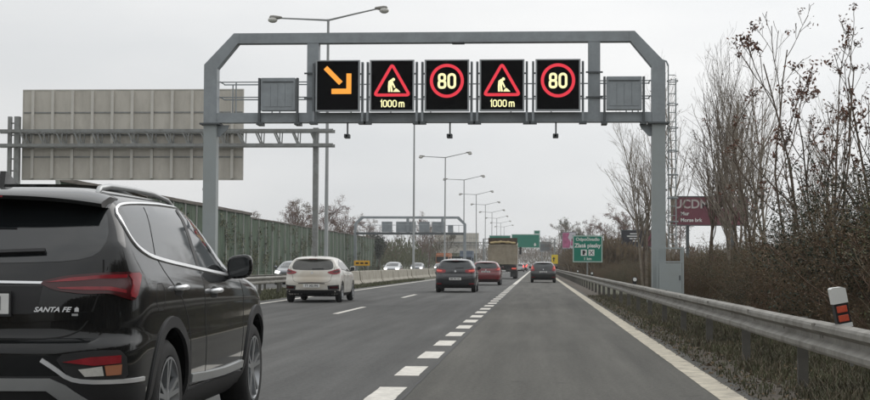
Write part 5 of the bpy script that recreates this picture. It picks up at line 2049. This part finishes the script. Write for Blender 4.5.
def grass(name, x0, x1, y0, y1, n, hmin, hmax, m, label, seed, bias=1.0, wid=.008, parent=None):
    rs = np.random.RandomState(seed)
    ys = y0 + (y1 - y0) * rs.rand(n) ** bias
    xs = x0 + (x1 - x0) * rs.rand(n)
    # tufts
    tx, ty = rs.rand(n) * .0, rs.rand(n) * .0
    clump = np.sin(xs * 5.1 + np.sin(ys * 2.3) * 2) * np.sin(ys * 3.7 + np.sin(xs * 3.1)) * .5 + .5
    keep = rs.rand(n) < (.25 + .75 * clump)
    xs, ys, clump = xs[keep], ys[keep], clump[keep]
    n = len(xs)
    h = (hmin + (hmax - hmin) * rs.rand(n) ** 1.6) * (.5 + .6 * clump)
    a = rs.rand(n) * 6.283
    ln = h * (.15 + .75 * rs.rand(n))
    w = wid * (.6 + .8 * rs.rand(n))
    dx, dy = np.cos(a), np.sin(a)
    V = np.zeros((n, 5, 3))
    V[:, 0] = np.stack([xs - dy * w, ys + dx * w, -.02 + 0 * h], 1)
    V[:, 1] = np.stack([xs + dy * w, ys - dx * w, -.02 + 0 * h], 1)
    V[:, 2] = np.stack([xs + dx * ln * .35 + dy * w * .7, ys + dy * ln * .35 - dx * w * .7, h * .6], 1)
    V[:, 3] = np.stack([xs + dx * ln * .35 - dy * w * .7, ys + dy * ln * .35 + dx * w * .7, h * .6], 1)
    V[:, 4] = np.stack([xs + dx * ln, ys + dy * ln, h], 1)
    base = np.arange(n)[:, None] * 5
    F1 = (base + np.array([0, 1, 2, 3])).tolist()
    F2 = (base + np.array([3, 2, 4])).tolist()
    me = bpy.data.meshes.new(name)
    me.from_pydata(V.reshape(-1, 3).tolist(), [], F1 + F2)
    me.materials.append(m)
    o = link(name, me)
    tag(o, label, 'grass', kind='stuff')
    return o


grass('verge_grass', 2.42, 4.6, 7.5, 60, 110000, .02, .12, M_BLADE, 'dull green grass under and behind the right guardrail', 1, 1.7, .005)
grass('dry_verge_grass', 2.38, 5.0, 7.5, 60, 45000, .03, .19, M_BLADE_D, 'dry straw coloured grass under and behind the right guardrail', 2, 1.7, .006)
grass('verge_weeds', 1.98, 2.45, 7.5, 60, 5000, .02, .09, M_BLADE, 'short weeds on the dirt along the right edge line', 3, 1.6)
grass('median_grass', -12.2, -9.0, 20, 120, 60000, .05, .20, M_BLADE, 'green grass on the median under the guardrail', 4, 1.2, .012)


# dead leaves, grit and litter on the shoulder
def litter(name, x0, x1, y0, y1, n, s0, s1, m, label, seed, bias=1.5):
    rg_ = random.Random(seed)
    b = MB()
    for i in range(n):
        y_ = y0 + (y1 - y0) * rg_.random() ** bias
        x_ = x0 + (x1 - x0) * rg_.random()
        s_ = rg_.uniform(s0, s1)
        a = rg_.random() * 6.28
        z_ = .004
        ca, sa = math.cos(a) * s_, math.sin(a) * s_
        o_ = len(b.v)
        b.v += [(x_ - ca, y_ - sa, z_), (x_ + sa * .6, y_ - ca * .6, z_ + s_ * rg_.random()), (x_ + ca, y_ + sa, z_), (x_ - sa * .6, y_ + ca * .6, z_ + s_ * rg_.random())]
        b.f += [(o_, o_ + 1, o_ + 2, o_ + 3)]
    o = b.build(name, m, fix=False)
    tag(o, label, 'litter', kind='stuff')


litter('dead_leaves', 1.92, 3.2, 7.5, 60, 3500, .012, .035, M_LEAF_B, 'dead brown leaves scattered on the dirt shoulder', 5)
litter('grit', 1.86, 2.6, 7.5, 50, 2500, .006, .018, mat('grit_stone', (.11, .092, .072), .9, var=.3, scale=8), 'grey grit along the edge of the asphalt', 6)

# trees behind the noise barrier
M_FARTW = mat('far_reddish_twig', (0.125, 0.078, 0.062), .95, var=.3, scale=.5)


def far_tree(seed, H, spread, dens):
    g = Grow(seed)
    P = [lv(6, .06, .02, .35, 5, dens, .25, (30, 60), .55, .03), lv(5, .12, .04, .4, 4, 8, .15, (25, 60), .5, .018), lv(4, .15, .04, .5, 3, 6, .15, (25, 60), .55, .014), lv(3, .15, .03, .7, 3, 0, rmin=.012)]
    g.branch(Vector((0, 0, -.2)), Vector((0, 0, 1)), H, .16, 0, P)
    return g


ft = [far_tree(700 + i, 9.5, 1, 12) for i in range(3)]
ft_me = []
for i, g in enumerate(ft):
    lm = g.leaves([q for q in g.pts if g.r.random() < .45 and q.z > 2], .09, 3, .15).mesh('withered_leaves', (M_SEED, M_LEAF_B, M_LEAF_G)[i])
    ft_me.append([('trunk', g.mesh('trunk', M_FARTW if i != 2 else M_BARK)), ('withered_leaves', lm)])
for i, (x, y, s_) in enumerate(((-33.5, 205, .95), (-35, 218, 1.1), (-33, 231, 1.15), (-36, 243, 1.2), (-33.5, 255, 1.05), (-36, 190, .85), (-34, 268, 1.0), (-37, 228, 1.2))):
    plant('reddish_tree', ft_me[i % 2], (x, y, 0), vr.uniform(0, 6.28), (s_ * .9, s_ * .9, s_ * .84), 'reddish brown bare tree rising behind the noise barrier', 'tree', 'trees behind the noise barrier')

# dark ivy on the end of the barrier
g = Grow(800)
sp_ = []
for i in range(420):
    a, e, q = g.r.uniform(0, 6.28), g.r.uniform(-1, 1), g.r.random() ** .4
    sp_.append(Vector((math.cos(a) * 1.6 * q * math.sqrt(1 - e * e), math.sin(a) * 2.6 * q * math.sqrt(1 - e * e), 4.6 + e * q * 2.0 + .5 * math.sin(a * 3))))
o = empty('ivy_bush', (-28.4, 263, 0))
tag(o, 'dark ivy bush hanging over the far end of the noise barrier', 'bush')
g.leaves(sp_, .16, 7, .25, .6).build('foliage', M_LEAF_D, o, fix=False)
g2 = Grow(801)
for i in range(7):
    g2.branch(Vector((.3, -1.5 + i * .5, -.1)), Vector((g2.r.gauss(0, .1), g2.r.gauss(0, .1), 1)), 5.0, .05, 2, [lv(6, .1, .05, .4, 4)] * 3)
link('stems', g2.mesh('stems', M_BARK), o)

# far bare trees and scrub ahead on both sides
far_spots = [(-24, 330, .95), (-27, 350, 1.1), (-22.5, 372, .9), (-30, 316, .8), (-33, 300, .85), (-31, 395, 1.1), (-38, 330, 1.0), (-40, 300, 1.0),
             (9, 300, .8), (7.5, 345, 1.0), (11, 330, .9), (9, 400, 1.3), (14, 370, 1.1), (12, 262, .8), (16, 240, .9), (13, 205, .8), (10.5, 180, .7), (17, 300, 1.0), (5.8, 420, 1.2), (19, 200, .8)]
for i, (x, y, s_) in enumerate(far_spots):
    if x < 0:
        lb, gp = 'distant bare tree beyond the end of the noise barrier', 'distant trees left of the road'
    else:
        lb, gp = 'distant bare tree right of the road behind the green sign', 'distant trees right of the road'
    plant('distant_tree', ft_me[(i * 2 + 1) % 3], (x, y, 0), vr.uniform(0, 6.28), s_, lb, 'tree', gp)


def wood(name, x0, x1, y0, y1, n, hmin, hmax, label, seed, m):
    """far wood that reads as one mass: twig fans and leaf flecks with an uneven top"""
    rs = np.random.RandomState(seed)
    n_ = n
    xs = x0 + (x1 - x0) * rs.rand(n_)
    ys = y0 + (y1 - y0) * rs.rand(n_)
    top = hmin + (hmax - hmin) * (.5 + .25 * np.sin(xs * .21 + ys * .05) + .25 * np.sin(xs * .53 + ys * .11 + 1))
    zs = top * rs.rand(n_) ** .7
    a = rs.rand(n_) * 6.283
    L = (.5 + .9 * rs.rand(n_))
    tilt = rs.randn(n_) * .5
    w = .05 + .10 * rs.rand(n_)
    dx, dy = np.cos(a), np.sin(a)
    V = np.zeros((n_, 4, 3))
    V[:, 0] = np.stack([xs - dx * w, ys - dy * w, zs], 1)
    V[:, 1] = np.stack([xs + dx * w, ys + dy * w, zs], 1)
    V[:, 2] = np.stack([xs + dx * (w + tilt * L), ys + dy * (w + tilt * L), zs + L], 1)
    V[:, 3] = np.stack([xs + dx * (tilt * L - w * .5), ys + dy * (tilt * L - w * .5), zs + L], 1)
    F = (np.arange(n_)[:, None] * 4 + np.array([0, 1, 2, 3])).tolist()
    me = bpy.data.meshes.new(name)
    me.from_pydata(V.reshape(-1, 3).tolist(), [], F)
    me.materials.append(m)
    o = link(name, me)
    tag(o, label, 'wood', kind='stuff')


wood('roadside_scrub', 4.6, 13, 140, 420, 26000, 1.3, 3.1, 'brown roadside scrub receding along the right verge', 11, M_TWIG)
wood('far_wood', -70, -24, 280, 620, 16000, 3.0, 7.5, 'hazy far wood left of the road', 12, M_LEAF_G)
wood('far_wood', 8, 90, 320, 640, 20000, 3, 6.5, 'hazy far wood right of the road', 13, M_TWIG)
wood('far_wood', -60, 60, 700, 900, 26000, 7, 13, 'hazy wood closing the end of the road', 14, M_TWIG)
# unseen thicket and woods behind the viewer, added to darken reflections in car paint
wood('added_rear_thicket', 4.4, 14, -160, 12, 30000, 2.4, 4.2, 'unseen thicket added along the right verge behind the viewer', 15, M_TWIG)
wood('added_rear_wood', -90, 60, -420, -260, 40000, 9, 17, 'unseen wood added across the road behind the viewer for dark reflections', 16, M_TWIG)
wood('added_rear_wood', -60, -30, -260, 40, 26000, 5, 10, 'unseen wood added along the far left behind the viewer', 17, M_TWIG)

# ================================================================ HAZE
hz = MB().box(-1520, 1520, -920, 2620, -1.2, 18.0).build('haze', None)
hm = bpy.data.materials.new('haze')
hm.use_nodes = True
hm.node_tree.nodes.clear()
ho = hm.node_tree.nodes.new('ShaderNodeOutputMaterial')
hv = hm.node_tree.nodes.new('ShaderNodeVolumePrincipled')
hv.inputs['Color'].default_value = (.93, .95, .97, 1)
hv.inputs['Density'].default_value = 0.00024
hv.inputs['Anisotropy'].default_value = 0.2
hm.node_tree.links.new(hv.outputs[0], ho.inputs['Volume'])
hz.data.materials.append(hm)
tag(hz, 'thin grey haze in the damp air', 'haze', kind='stuff')
